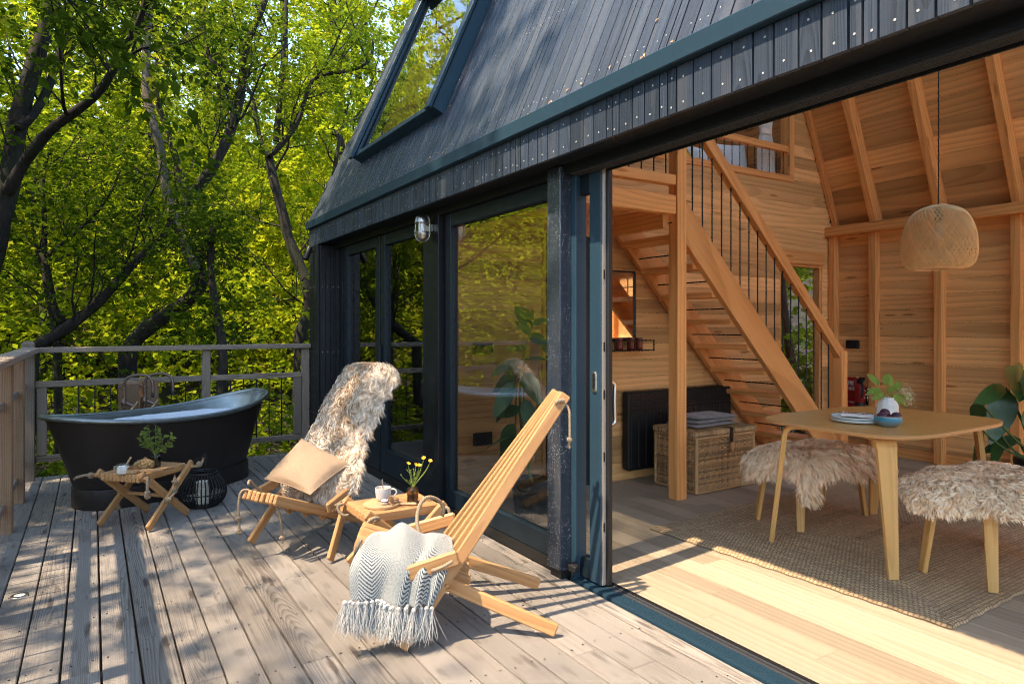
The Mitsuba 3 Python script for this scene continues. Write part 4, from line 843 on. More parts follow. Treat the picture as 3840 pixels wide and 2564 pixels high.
# things on the bath table
o = V(.158, 4.80, ZT); t = thing('jar', 'clip top glass jar of white bath salts on the bath table', 'jar')
put(t + '__glass', MB().lathe([(.0001, .001), (.033, .001), (.0355, .004), (.0355, .05), (.032, .055), (.0325, .064)], 30, o), 'm_glass', True)
put(t + '__salt', MB().lathe([(.0001, .003), (.0335, .004), (.034, .043), (.02, .05), (.0001, .052)], 26, o), 'm_cotton', True)
put(t + '__wire', MB().tube(o + np.stack([.0335 * np.cos(np.linspace(0, 6.3, 26)), .0335 * np.sin(np.linspace(0, 6.3, 26)), np.full(26, .057)], 1), .0012, 5).tube(curve([o + V(.01, -.035, .058), o + V(.012, -.042, .035), o + V(.0, -.045, .025), o + V(-.012, -.042, .035), o + V(-.01, -.035, .056)], 14), .0012, 5).tube(curve([o + V(-.035, -.01, .056), o + V(-.046, -.012, .04), o + V(-.048, -.01, .022), o + V(-.04, -.006, .018)], 12), .0012, 5), 'm_steel', True)
put(t + '__lid', MB().lathe([(.0001, .004), (.03, .004), (.034, .0), (.033, -.004)], 26).xf(frame(o + V(.055, .03, .03), (.9, .2, .3), (-.2, .95, .1), (-.3, -.15, .94))), 'm_glass', True)
b = o + V(.012, .0, .045); d = nrm(V(.55, .15, .9))
one('scoop', 'turned wooden scoop handle sticking out of the salt jar', 'scoop', MB().lathe([(.0001, 0), (.005, .0), (.0045, .02), (.0065, .035), (.0055, .05), (.007, .056), (.0055, .062), (.0001, .066)], 14).xf(frame(b, nrm(np.cross((0, 1, 0), d)), nrm(np.cross(d, np.cross((0, 1, 0), d))), d)), 'm_board', True)
o = V(.275, 4.86, ZT + .03); 
ic = trimesh.creation.icosphere(5, 1.); sv = np.array(ic.vertices); nz = meshkit.fbm(sv * 5 + 9, 2, 3); hole = meshkit.noise(sv * 13, 5)
sv = sv * (1 + .20 * (nz - .5) - .16 * np.clip((hole - .58) * 5, 0, 1))[:, None] * V(.066, .05, .038); sv[:, 2] = np.maximum(sv[:, 2], -.03)
one('sponge', 'rough golden natural sponge on the bath table', 'sponge', MB().add(sv @ rotz(.4)[:3, :3].T + o, ic.faces), 'm_sponge', True)
t = thing('bath_brush', 'long handled wooden bath brush lying across the bath table', 'brush')
p, q = V(.205, 4.79, ZT + .012), V(.372, 4.772, ZT + .009); d = nrm(q - p); sd = V(-d[1], d[0], 0)
put(t + '__handle', MB().loft([p + d * .03 + sd * .009 * a + V(0, 0, .006 * b) for a, b in ((-1, -1), (1, -1), (1, 1), (-1, 1))], [q + sd * .0085 * a + V(0, 0, .005 * b) for a, b in ((-1, -1), (1, -1), (1, 1), (-1, 1))]), 'm_board')
put(t + '__head', MB().lathe([(.0001, -.011), (.036, -.011), (.039, -.006), (.039, .008), (.036, .012), (.0001, .012)], 30, p, sc=(1.05, .8)), 'm_board')
br = MB()
for k in range(380):
    a, r = RNG.uniform(0, 6.28), .034 * math.sqrt(RNG.uniform()); b = p + V(r * math.cos(a) * 1.05, r * math.sin(a) * .8, .011)
    br.tube([b, b + V(RNG.normal() * .002, RNG.normal() * .002, .016)], .0011, 3, False)
put(t + '__bristles', br, 'm_maca', True)
put(t + '__cord', MB().tube(curve([q, q + V(.03, .01, -.006), q + V(.07, .045, -.007), q + V(.05, .05, -.007), q + V(.02, .012, -.007)], 18), .0014, 5), 'm_dark', True)
o = V(.346, 4.925, ZT); glass_vase('dark ribbed glass vase on the bath table', o, 'm_smokedark', .03, .082)
sp = thing('leafy_sprigs', 'green leafy sprigs standing in the dark glass vase', 'foliage')
Pl, Dl = [], []
for ex, ey, ez in ((-.13, .10, .16), (-.10, .0, .13), (-.05, -.03, .15), (.0, .0, .20), (.02, .02, .17), (.06, -.02, .12), (.13, -.06, .15), (.09, .04, .11), (-.06, .03, .17)):
    w_ = V(CP, -SP, 0) * ex + V(SP, CP, 0) * ey; C = curve([o + V(0, 0, .02), o + V(w_[0] * .1, w_[1] * .1, .085), o + w_ * .6 + V(0, 0, .075 + ez * .45), o + w_ + V(0, 0, .07 + ez)], 14)
    put(sp + '__stem', MB().tube(C, .0013, 5), 'm_stalk', True)
    for k in range(6, 14): Pl.append(C[k]); Dl.append(nrm(C[k] - C[k - 1]))
rng = np.random.default_rng(8)
put(sp + '__leaf', leaves(np.array(Pl), np.array(Dl), 2, .03, .012, rng, None, True, .8), 'm_sprig')

# bath
C0 = V(.50, 5.86, 0); e_, n_ = V(.87, .49, 0), V(-.49, .87, 0); NA = 72; ph = np.arange(NA) * 2 * np.pi / NA
def ring(Lh, Wh, z, tip=0., pw=.92):
    c, s = np.cos(ph), np.sin(ph); x, y = Lh * np.sign(c) * np.abs(c) ** pw, Wh * np.sign(s) * np.abs(s) ** pw
    return C0 + x[:, None] * e_ + y[:, None] * n_ + V(0, 0, 1) * (z + tip * np.where(c > 0, 1.3, .85) * np.abs(c) ** 2.1)[:, None]
def skin(R):
    mb = MB(); n = NA; v = np.vstack(R); I, J = np.meshgrid(np.arange(len(R) - 1), np.arange(n), indexing='ij')
    return mb.add(v, np.stack([I * n + J, I * n + (J + 1) % n, (I + 1) * n + (J + 1) % n, (I + 1) * n + J], -1).reshape(-1, 4), v[:, :2])
bt = thing('bathtub', 'freestanding dark copper bath with pewter inside, full of white foam', 'bathtub')
put(bt + '__body', skin([ring(.868, .372, .582, .085), ring(.835, .36, .52, .06), ring(.78, .335, .40, .03), ring(.735, .322, .28, .01), ring(.695, .31, .175), ring(.68, .306, .135)]), 'm_tubout', True)
put(bt + '__plinth', skin([ring(.672, .30, .139, pw=.8), ring(.684, .312, .136, pw=.8), ring(.684, .312, .004, pw=.8), ring(.66, .3, .0, pw=.8)]), 'm_tubout', True)
put(bt + '__lining', skin([ring(.868, .372, .588, .085), ring(.83, .35, .56, .07), ring(.77, .31, .45, .03), ring(.68, .29, .30, .01), ring(.55, .24, .2), ring(.02, .02, .19)]), 'm_pewter', True)
rm = ring(.885, .385, .588, .088); put(bt + '__rim', MB().tube(np.vstack([rm, rm[:2]]), .0185, 12, False), 'm_pewter', True)
fo = []
for k, r in enumerate((1., .9, .75, .55, .3, .02)):
    R = ring(.70 * r, .315 * r, .552); R[:, 2] += .012 * meshkit.fbm(R * 14, 3) + .006 * meshkit.noise(R * 45, 2) + .015 * (1 - r) if k else .0; fo.append(R)
put(bt + '__foam', skin(fo), 'm_foam', True)
# tap posts and taps
def tp(x, y, z): return C0 + e_ * x + n_ * y + V(0, 0, z)
tpst = thing('tap_stand', 'pair of short timber posts carrying the bath taps', 'post')
for x, z in ((.03, .80), (.20, .815)):
    B = [tp(x + a, .56 + b, 0) for a, b in ((-.052, -.06), (.052, -.06), (.052, .06), (-.052, .06))]; up_ = V(0, 0, z); M_ = [tp(x, .56, 0) + (b - tp(x, .56, 0)) * .7 for b in B]
    put(tpst + '__post', MB().loft([b + V(0, 0, -.2) for b in B], [b + up_ for b in B], closed=False).loft([b + up_ for b in B], [m + up_ + V(0, 0, .022) for m in M_]), 'm_railwarm')
for i, x in enumerate((-.085, .09)):
    t = thing('tap', ('bronze swan neck bath tap on the left of the pair', 'bronze swan neck bath tap on the right of the pair')[i], 'tap', 'bath taps')
    b = lambda dx, dy, z: tp(x + dx, .44 + dy, z)
    put(t + '__spout', MB().tube(np.vstack([[b(0, 0, .60)], curve([b(0, 0, .66), b(0, 0, .78), b(.008, -.015, .845), b(.06, -.09, .882), b(.115, -.17, .855), b(.125, -.185, .80), b(.125, -.185, .73)], 34)]), .0118, 12), 'm_bronze', True)
    put(t + '__nozzle', MB().tube([b(.125, -.185, .745), b(.125, -.185, .70)], .012, 10), 'm_dark', True)
    put(t + '__valve', MB().lathe([(.0001, 0), (.019, 0), (.02, .02), (.024, .022), (.024, .032), (.018, .034), (.016, .06), (.0001, .06)], 14, b(0, 0, .635)).tube([b(0, 0, .665), b(.05, -.06, .63)], .013, 10).tube([b(0, 0, .60), b(0, 0, .52)], .011, 8), 'm_bronze', True)
    put(t + '__collar', MB().lathe([(.0155, -.006), (.019, -.005), (.019, .005), (.0155, .006)], 14, b(0, 0, .775)).tube([b(0, 0, .775), b(0, .08, .775)], .006, 8), 'm_bronze', True)
    for s in ((.035, .03, .02), (-.03, .025, .0)): put(t + '__lever', MB().tube([b(.05, -.06, .63), b(.05 + s[0], -.06 + s[1] * .5, .63 + .045 * (1 if s[0] > 0 else -1) * .7)], .0055, 8), 'm_brass', True)
# lantern
o = V(.66, 5.19, 0); t = thing('lantern', 'black cane lantern with a pale candle standing on the deck by the bath', 'lantern')
pr = curve([(.095, 0, .008), (.135, 0, .035), (.158, 0, .09), (.148, 0, .15), (.118, 0, .205), (.098, 0, .232)], 22)
for a in np.arange(36) * 2 * np.pi / 36: put(t + '__cane', MB().tube(np.stack([pr[:, 0] * math.cos(a), pr[:, 0] * math.sin(a), pr[:, 2]], 1) + o, .0048, 6), 'm_black', True)
for r, z, w_ in ((.097, .234, .009), (.157, .098, .004), (.1, .01, .009), (.082, .228, .004)):
    a = np.linspace(0, 2 * np.pi, 41); put(t + '__hoop', MB().tube(np.stack([r * np.cos(a), r * np.sin(a), 0 * a + z], 1) + o, w_, 8, False), 'm_black', True)
put(t + '__base', MB().lathe([(.0001, .004), (.1, .004), (.1, .012), (.0001, .013)], 30, o), 'm_black')
put(t + '__handle', MB().tube(curve([o + V(-.09, .04, .23), o + V(-.06, .03, .31), o + V(0, 0, .35), o + V(.012, -.005, .36), o + V(.02, -.01, .30), o + V(.018, -.01, .236)], 30), .0042, 7), 'm_black', True)
put(t + '__candle', MB().lathe([(.0001, .014), (.042, .014), (.043, .02), (.043, .168), (.04, .173), (.03, .166), (.0001, .164)], 28, o), 'm_candle', True)
# lamps on the cabin
o = V(1.93, 4.235, 1.955); t = thing('wall_lamp', 'steel bulkhead lamp in a wire cage under the eaves', 'lamp')
put(t + '__cap', MB().lathe([(.0001, .088), (.03, .083), (.046, .062), (.049, .04), (.049, .03)], 26, o), 'm_steel', True)
put(t + '__body', MB().lathe([(.049, -.035), (.049, -.05), (.044, -.072), (.028, -.088), (.0001, -.093)], 26, o), 'm_steel', True)
put(t + '__glass', MB().lathe([(.046, .03), (.0455, .02), (.046, .01), (.0455, 0), (.046, -.01), (.0455, -.02), (.046, -.035)], 26, o), 'm_glass', True)
put(t + '__bulb', MB().lathe([(.0001, .03), (.026, .028), (.028, -.028), (.0001, -.032)], 18, o), 'm_white', True)
for z in (.034, -.038):
    a = np.linspace(0, 2 * np.pi, 31); put(t + '__cage_hoop', MB().tube(np.stack([.053 * np.cos(a), .053 * np.sin(a), 0 * a + z], 1) + o, .0035, 6, False), 'm_steel', True)
for a in (np.arange(4) + .5) * np.pi / 2:
    C = curve([(.012, 0, -.097), (.035, 0, -.086), (.052, 0, -.06), (.053, 0, 0), (.052, 0, .05), (.04, 0, .078)], 16); put(t + '__cage_bar', MB().tube(np.stack([C[:, 0] * math.cos(a), C[:, 0] * math.sin(a), C[:, 2]], 1) + o, .0025, 6), 'm_steel', True)
put(t + '__bracket', MB().box((1.97, 4.20, 1.93), (2.0, 4.27, 1.98), .004).tube([o + V(.04, 0, 0), o + V(.06, 0, 0)], .012, 8), 'm_steel')
t = thing('spotlight', 'small black spotlight on the far corner of the cabin', 'spotlight'); o = V(1.79, 6.62, 1.99)
put(t + '__head', MB().tube([o + V(-.03, -.02, -.06), o + V(.02, .01, .06)], .03, 14), 'm_black', True); put(t + '__arm', MB().tube([o, o + V(.06, 0, .03)], .01, 8), 'm_black', True)
# ------------------------------------------------------------------ inside: stairs
st = thing('staircase', 'open wooden staircase with black rod balusters rising to a landing', 'staircase')
YN, YF = 3.452, 4.06
zup = lambda x: 2.16 - 1.01 * (x - 3.673)      # upper edge of the stringers
for y in (YN, YF):
    xa, xb = (3.648 if y == YN else 3.50), 5.66; dl = V(1, -1.01) / math.hypot(1, 1.01); dp = V(dl[1], -dl[0]); ii = bid()
    A = [V(xa, y, zup(xa)), V(xb, y, zup(xb)), V(xb, y, .022), V(5.48, y, .022), V(xa, y, zup(xa) - .306)]
    m = MB().loft([a - V(0, .023, 0) for a in A], [a + V(0, .023, 0) for a in A], ii)
    m.t = [np.stack([v[:, 0] * dl[0] + v[:, 2] * dl[1], ii + .3 * ((v[:, 0] - 4.6) * dp[0] + (v[:, 2] - 1.1) * dp[1]) + (v[:, 1] - y)], 1) for v in m.v]
    put(st + '__stringer', m, 'm_fir')
for k in range(10):
    z = .285 + .205 * k - .205; x = 4.188 + (1.309 - z) * 1.0 + .095
    if z > .05:
        put(st + '__tread', MB().beam((x, YN + .024, z), (x, YF - .024, z), .20, .042, up=(0, 0, 1), ch=.003), 'm_fir')
    if z < 2.0: put(st + '__riser_rod', MB().tube([(x - .11, YN + .02, z + .1), (x - .11, YF - .02, z + .1)], .0055, 6), 'm_black', True)
put(st + '__post', MB().beam((3.60, 3.465, .021), (3.60, 3.465, 3.2), .092, .092, up=(0, 1, 0), ch=.004), 'm_fir')
put(st + '__newel', MB().beam((5.60, YN, .021), (5.60, YN, 1.06), .09, .09, up=(0, 1, 0), ch=.004), 'm_fir')
hz = lambda x: 1.094 + .961 * (5.555 - x)
put(st + '__handrail', MB().beam((3.52, YN, hz(3.52) - .035), (5.62, YN, hz(5.62) - .035), .06, .092, up=nrm(V(.961, 0, 1)), ch=.005), 'm_fir')
for x in np.arange(3.74, 5.5, .1055): put(st + '__baluster', MB().tube([(x, YN, zup(x) - .01), (x, YN, hz(x) - .06)], .0055, 6), 'm_black', True)
for a, b in (((2.16, 3.43, 2.08), (3.552, 3.50, 2.215)), ((2.16, 3.43, 2.29), (3.552, 3.50, 2.362)), ((2.16, 4.06, 2.08), (3.6, 4.11, 2.215)), ((3.50, 3.51, 1.99), (3.552, 4.10, 2.15))):
    put(st + '__landing_beam', MB().box(a, b, .004), 'm_fir')
for k in range(7): put(st + '__landing_board', MB().box((2.16, 3.505 + .08 * k, 2.152), (3.5, 3.583 + .08 * k, 2.18), .002), 'm_fir')
for x in np.arange(2.42, 3.5, .118): put(st + '__baluster', MB().tube([(x, 3.465, 2.36), (x, 3.465, 3.1)], .0055, 6), 'm_black', True)
put(st + '__landing_rail', MB().box((2.36, 3.43, 3.1), (3.552, 3.50, 3.16), .004), 'm_fir')

# heater, mirror, tray
t = thing('heater', 'wide black panel heater on the wall below the stairs', 'heater')
put(t + '__body', MB().box((3.64, 4.03, .11), (4.86, 4.115, .745), .012), 'm_black')
for k in range(15): put(t + '__panel', MB().box((3.655 + .08 * k, 4.018, .13), (3.73 + .08 * k, 4.031, .60), .005), 'm_black')
gr = MB()
for k in range(24):
    for z in (.628, .668, .708): gr.box((3.665 + .0495 * k, 4.022, z), (3.707 + .0495 * k, 4.031, z + .024), .004)
put(t + '__grille', gr, 'm_dark', kind='stuff')
pri('m_mirror', (.9, .9, .9), .02, metallic=1.)
t = thing('mirror', 'square wall mirror in a thin black frame', 'mirror')
put(t + '__glass', MB().box((3.47, 4.096, 1.17), (3.755, 4.10, 1.71)), 'm_mirror')
for a, b in (((3.46, 4.085, 1.16), (3.472, 4.12, 1.722)), ((3.754, 4.085, 1.16), (3.766, 4.12, 1.722)), ((3.472, 4.085, 1.16), (3.754, 4.12, 1.172)), ((3.472, 4.085, 1.71), (3.754, 4.12, 1.722))):
    put(t + '__frame', MB().box(a, b), 'm_black')
t = thing('tray_shelf', 'black wire shelf tray under the mirror', 'shelf')
tb = MB()
for z in (1.075, 1.155):
    tb.box((3.45, 3.98, z), (3.875, 3.99, z + .008)).box((3.45, 4.10, z), (3.875, 4.11, z + .008)).box((3.45, 3.99, z), (3.458, 4.10, z + .008)).box((3.867, 3.99, z), (3.875, 4.10, z + .008))
for x in (3.45, 3.66, 3.867): tb.box((x, 3.981, 1.08), (x + .008, 3.989, 1.156))
put(t + '__frame', tb, 'm_black'); put(t + '__base', MB().box((3.458, 3.99, 1.0755), (3.867, 4.10, 1.081)), 'm_black')
pri('m_redglass', (.13, .02, .015), .12, specular=.8)
for k, x in enumerate((3.55, 3.675, 3.76)):
    one('tumbler', ('dark red tumbler at the left end of the wire tray', 'dark red tumbler in the middle of the wire tray', 'dark red tumbler at the right of the wire tray')[k], 'cup', MB().lathe([(.0001, .0), (.03, .0), (.032, .02), (.031, .085), (.034, .10), (.031, .10), (.027, .02), (.0001, .012)], 20, (x, 4.045, 1.0815)), 'm_redglass', True, 'tumblers in the wire tray')
# hamper
pri('m_wicker', wood((.24, .12, .045), (.62, .40, .185), ring=60, tone=.9, streak=.4), .6)
hx0, hx1, hy0, hy1 = 3.795, 4.438, 3.465, 3.885
t = thing('hamper', 'square wicker hamper with a leather strap standing behind the stair post', 'hamper')
put(t + '__liner', MB().box((hx0 + .02, hy0 + .02, .03), (hx1 - .02, hy1 - .02, .44)), 'm_soil')
for (p, q, nn, L) in (((hx0, hy0), (hx1, hy0), (0, -1), hx1 - hx0), ((hx0, hy0), (hx0, hy1), (-1, 0), hy1 - hy0), ((hx1, hy0), (hx1, hy1), (1, 0), hy1 - hy0)):
    p, q, nn = V(*p, 0), V(*q, 0), V(*nn, 0); ns_ = int(L / .032); mb = MB()
    for r in range(26):
        z = .05 + r * .0148; s = np.linspace(0, 1, ns_ * 4 + 1); off = .0075 * np.cos(s * ns_ * np.pi + (r % 2) * np.pi)
        mb.tube(p + (q - p) * s[:, None] + nn * (off - .006)[:, None] + V(0, 0, z), .0066, 5, False, i=bid())
    put(t + '__weave', mb, 'm_wicker', True, kind='stuff')
    mb = MB()
    for k in range(ns_ + 1): c = p + (q - p) * k / ns_ - nn * .006; mb.tube([c + V(0, 0, .03), c + V(0, 0, .445)], .0058, 5, False, i=bid())
    put(t + '__stake', mb, 'm_wicker', True, kind='stuff')
    for z, rr in ((.034, .011), (.245, .009), (.437, .012)):
        s = np.linspace(0, 1, 60); mb = MB().tube(p + (q - p) * s[:, None] + V(0, 0, z) + nn * .003, rr * (1 + .14 * np.sin(s * 180)), 7, i=bid()); put(t + '__band', mb, 'm_wicker', True)
for x in (hx0, hx1):
    for y in (hy0, hy1): put(t + '__corner_pole', MB().tube([(x, y, .03), (x, y, .44)], .013, 8, i=bid()), 'm_wicker', True)
ld = MB()
for k in range(64):
    x = hx0 - .012 + (hx1 - hx0 + .024) * k / 63; ld.tube([(x, hy0 - .014, .455), (x, hy0 - .016, .475), (x, hy0 - .005, .488), (x, hy1, .488)], .0062, 5, False, i=bid())
put(t + '__lid', ld, 'm_wicker', True, kind='stuff'); ld = MB()
for k in range(40):
    y = hy0 - .01 + (hy1 - hy0 + .02) * k / 39; ld.tube([(hx0 - .014, y, .45), (hx0 - .016, y, .475), (hx0, y, .487)], .0062, 5, False, i=bid())
put(t + '__lid_edge', ld, 'm_wicker', True, kind='stuff')
put(t + '__strap', MB().box((4.145, hy0 - .026, .36), (4.175, hy0 - .02, .49)).box((4.145, hy0 - .026, .4902), (4.175, hy0 + .05, .496)), 'm_black'); put(t + '__buckle', MB().box((4.138, hy0 - .031, .335), (4.182, hy0 - .0265, .385)).box((4.15, hy0 - .034, .31), (4.17, hy0 - .0265, .335)), 'm_steel')
def knit_fn(p, n, uv):
    d, s, w = voronoi(uv.x * 70 + .5 * dr.floor(uv.y * 70), uv.y * 70)
    return mix((.27, .265, .25), (.045, .045, .043), 1 - smoothstep(.12, .3, d))
pri('m_knit', mikit.proc(knit_fn), .95, sheen=.3)
t = thing('folded_blanket', 'grey open knit blanket folded on the wicker hamper', 'blanket')
for k in range(3):
    z0 = .494 + .028 * k; a, b = np.meshgrid(np.linspace(-1, 1, 24), np.linspace(-1, 1, 20), indexing='ij'); hx_, hy_ = .25 - .012 * k, .155 - .006 * k
    prof = .014 * (1 - np.abs(a) ** 6) ** .5 * (1 - np.abs(b) ** 6) ** .5; wv = .006 * meshkit.noise(np.stack([a * 2, b * 2, 0 * a + k], -1), 3)
    c = V(4.10 + .012 * k, 3.68, z0 + .014); G_ = np.stack([a * hx_, b * hy_, prof + wv], -1); H_ = np.stack([a * hx_, b * hy_, -prof + wv], -1); R_ = rotz(.06 - .05 * k)[:3, :3]; uvk = np.stack([a * hx_, b * hy_], -1)
    put(t + '__fold', MB().grid(G_ @ R_.T + c, uvk).grid((H_ @ R_.T + c)[::-1], uvk[::-1]), 'm_knit', True)

# rug
RA, RB, RC, RD = V(3.0, 1.36, 0), V(2.905, 3.03, 0), V(5.15, 3.16, 0), V(5.25, 1.40, 0)
def rug_fn(p, n, uv):
    f = uv.x / .021; r = f - dr.floor(f); s = uv.y * 46 + .5 * (dr.floor(f) - 2 * dr.floor(dr.floor(f) / 2)) ; b = s - dr.floor(s)
    tw = smoothstep(.0, .25, b) * (1 - smoothstep(.75, 1., b)) * smoothstep(.0, .18, r) * (1 - smoothstep(.82, 1., r))
    v = cell_rand(dr.floor(f), dr.floor(s), 3); big = noise(uv.y * 3., dr.floor(f) * .7, 2.)
    c = mix((.135, .085, .043), (.44, .32, .19), tw * (.55 + .45 * v))
    return c * (.85 + .3 * big)
pri('m_rug', mikit.proc(rug_fn), .95)
rg = thing('rug', 'large braided jute rug lying on the pale floor under the dining table', 'rug')
cen = (RA + RB + RC + RD) / 4; rows = 58; bs = [p_ + (cen - p_) * .03 + V(0, 0, .0285) for p_ in (RA, RB, RC, RD)]
put(rg + '__base', MB().add(bs, [(0, 2, 1), (0, 3, 2)], [(p_[0], p_[1]) for p_ in bs]), 'm_rug')
for q, (P_, Q_) in enumerate(((RA, RB), (RB, RC), (RC, RD), (RD, RA))):
    n_ = 100; f = np.linspace(0, 1, rows * 2 + 1); s = np.linspace(0, 1, n_); G_ = np.zeros((rows * 2 + 1, n_, 3)); uvq = np.zeros((rows * 2 + 1, n_, 2)); Lr = np.linalg.norm(Q_ - P_)
    QD = (RA, RB, RC, RD); crn = lambda k, d: QD[k % 4] + (nrm(QD[(k + 1) % 4] - QD[k % 4]) + nrm(QD[k - 1] - QD[k % 4])) * d
    for i, fi in enumerate(f):
        inset = fi * .836; a, b = crn(q, inset), crn(q + 1, inset); n1 = nrm(cen - (P_ + Q_) / 2)
        wob = (.004 * np.sin(s * Lr * 45 + fi * 3) * (fi < .03)); G_[i] = a + (b - a) * s[:, None] - n1 * wob[:, None]; G_[i, :, 2] = .022 + (.012 if i % 2 else .0105) * (1 if 0 < i else .15)
        uvq[i, :, 0] = inset + q * 3; uvq[i, :, 1] = inset + s * np.linalg.norm(b - a)
    put(rg + '__braid', MB().grid(G_, uvq), 'm_rug', False, kind='stuff')

# table
def tabletop(cx, cy, hx, hy, n=80, pw=.42):
    g = np.arange(n) * 2 * np.pi / n; c, s = np.cos(g), np.sin(g); x, y = hx * np.sign(c) * np.abs(c) ** pw, hy * np.sign(s) * np.abs(s) ** pw; return np.stack([cx + x, cy + y], 1)
TC = V(3.84, 2.115, 0); tb = thing('dining_table', 'oak veneer dining table with rounded corners and bent wooden legs', 'table')
o2 = tabletop(TC[0], TC[1], .60, .455); q = lambda k, z: np.column_stack([TC[:2] + (o2 - TC[:2]) * k, np.full(len(o2), z)])
mb = MB(); top = q(.994, .742); i_ = bid(); uvt = np.column_stack([o2[:, 0] * 1. + 3, i_ + (o2[:, 1] - TC[1]) * .98])
mb.add(np.vstack([top, [[TC[0], TC[1], .742]]]), [(k, (k + 1) % 80, 80) for k in range(80)], np.vstack([uvt, [[TC[0] + 3, i_]]]))
put(tb + '__top', mb, 'm_oaktop')
mb = MB()
for (k0, z0), (k1, z1) in (((.994, .742), (1., .738)), ((1., .738), (.992, .722)), ((.992, .722), (.975, .7195))):
    A, B = q(k0, z0), q(k1, z1); n_ = 80; L_ = np.arange(80) * .05
    mb.add(np.vstack([A, B]), [(k, k + 80, (k + 1) % 80 + 80, (k + 1) % 80) for k in range(80)], np.column_stack([np.r_[L_, L_], np.r_[np.full(80, 5.1), np.full(80, 5.12)]]))
bo = q(.975, .7195); mb.add(np.vstack([bo, [[TC[0], TC[1], .7195]]]), [((k + 1) % 80, k, 80) for k in range(80)])
put(tb + '__edge', mb, 'm_alder')
def bent_leg(name, foot, inw, zt, w0=.10, w1=.046, th=.026, mat='m_oak', run=.20, back=.075):
    """laminated leg: flat under the top, bent, then straight down to the splayed foot"""
    foot, inw = V(*foot), nrm(V(*inw, 0)); wd = V(-inw[1], inw[0], 0); mb = MB(); kne = foot + inw * back; kne[2] = zt
    dn = nrm(foot - kne); rb_ = .055; p0, p1 = kne + inw * rb_, kne + dn * rb_
    C = np.vstack([[kne + inw * run], [p0 * (1 - s) ** 2 + kne * 2 * s * (1 - s) + p1 * s * s for s in np.linspace(0, 1, 12)], [p1 + (foot - p1) * s for s in np.linspace(0, 1, 14)[1:]]]); i = bid(); t_ = np.gradient(C, axis=0); t_ /= np.linalg.norm(t_, axis=1, keepdims=True); nn = np.cross(t_, wd)
    wid = np.interp(np.linspace(0, 1, 26), [0, .4, 1], [w0, w0, w1]) / 2; L_ = np.concatenate([[0], np.cumsum(np.linalg.norm(np.diff(C, axis=0), axis=1))])
    ring_ = [np.stack([C[k] + wd * wid[k] * a + nn[k] * th / 2 * b for a, b in ((-1, -1), (1, -1), (1, 1), (-1, 1))]) for k in range(26)]
    for k in range(25): mb.loft(ring_[k], ring_[k + 1], i, L_[k], closed=False)
    mb.add(ring_[-1], [(0, 1, 2), (0, 2, 3)], [(0, i)] * 4); put(name, mb, mat)
for sx in (-1, 1):
    for sy in (-1, 1): bent_leg(tb + '__leg', (TC[0] + sx * .525, TC[1] + sy * .345, .036), (-sx * .75, -sy), .705)
# benches with sheepskins
def bench(label, x0, x1, y0, y1, h):
    t = thing('bench', label, 'bench', 'sheepskin covered benches'); cx, cy = (x0 + x1) / 2, (y0 + y1) / 2
    put(t + '__seat', MB().box((x0 - .01, y0 - .02, h - .03), (x1 + .01, y1 + .02, h), .008), 'm_oak')
    for x in (x0, x1):
        for y in (y0, y1): sx, sy = np.sign(x - cx), np.sign(y - cy); bent_leg(t + '__leg', (x, y, .036), (-sx, -sy * .7), h - .042, .06, .04, .022, run=.09, back=.055)
    return t
bench('oak bench under the far side of the dining table, draped with sheepskin', 3.61, 4.30, 2.475, 2.785, .44)
bench('oak bench on the near side of the dining table, draped with sheepskin', 3.545, 4.28, 1.435, 1.745, .45)
def bench_pelt(label, cx, cy, hx, hy, h, drop, seed, tone, n, length, width, droop, hang, lo):
    a, b = np.meshgrid(np.linspace(-1, 1, 40), np.linspace(-1, 1, 30), indexing='ij')
    k = 1 + .08 * np.sin(np.arctan2(b, a) * 5 + seed); rr = np.maximum(np.abs(a), np.abs(b)); rd = np.sqrt(a * a + b * b) + 1e-6; sq = rr / rd * .35 + .65
    x, y = a * sq * hx * k, b * sq * hy * k; ov = np.clip(rr - .62, 0, 1) / .38
    z = h + .022 - drop * ov ** 1.7 * (1 + .5 * np.sin(np.arctan2(b, a) * 3 + seed * 2)); z = z - hang * np.exp(-((a + .98) ** 2 + (b + 1.) ** 2) / .10) + .012 * meshkit.noise(np.stack([a * 4, b * 4, 0 * a], -1), seed)
    x = x * (1 - .07 * ov ** 2); y = y * (1 - .10 * ov ** 2); P_ = np.stack([cx + x, cy + y, z], -1); N_, _ = pelt_frames(P_, V(0, 0, 1)); F_ = np.stack([a, b, -.9 * ov], -1) + 1e-4; F_ /= np.linalg.norm(F_, axis=-1, keepdims=True)
    return fur('sheepskin', label, 'sheepskin', P_, N_, F_, tone, n, length, seed, width, .45, droop=droop, lo=lo, mat='m_furpale')
tn2 = lambda i, j: np.clip(.40 + 1.1 * (np.maximum(np.abs(i - .5), np.abs(j - .5)) * 2) ** 1.7 + .2 * np.sin(i * 17 + j * 9), 0, 1)
bench_pelt('long haired fawn sheepskin over the far bench', 3.95, 2.63, .47, .30, .44, .09, 31, tn2, 42000, .08, .0034, .5, .2, .62)
tn3 = lambda i, j: np.clip(.5 + .85 * (np.maximum(np.abs(i - .5), np.abs(j - .5)) * 2) ** 2.5 + .25 * np.sin(i * 13 + j * 15), 0, 1)
bench_pelt('thick cream sheepskin with dark tips over the near bench', 3.94, 1.60, .55, .345, .455, .075, 37, tn3, 52000, .056, .003, .3, .04, .76)

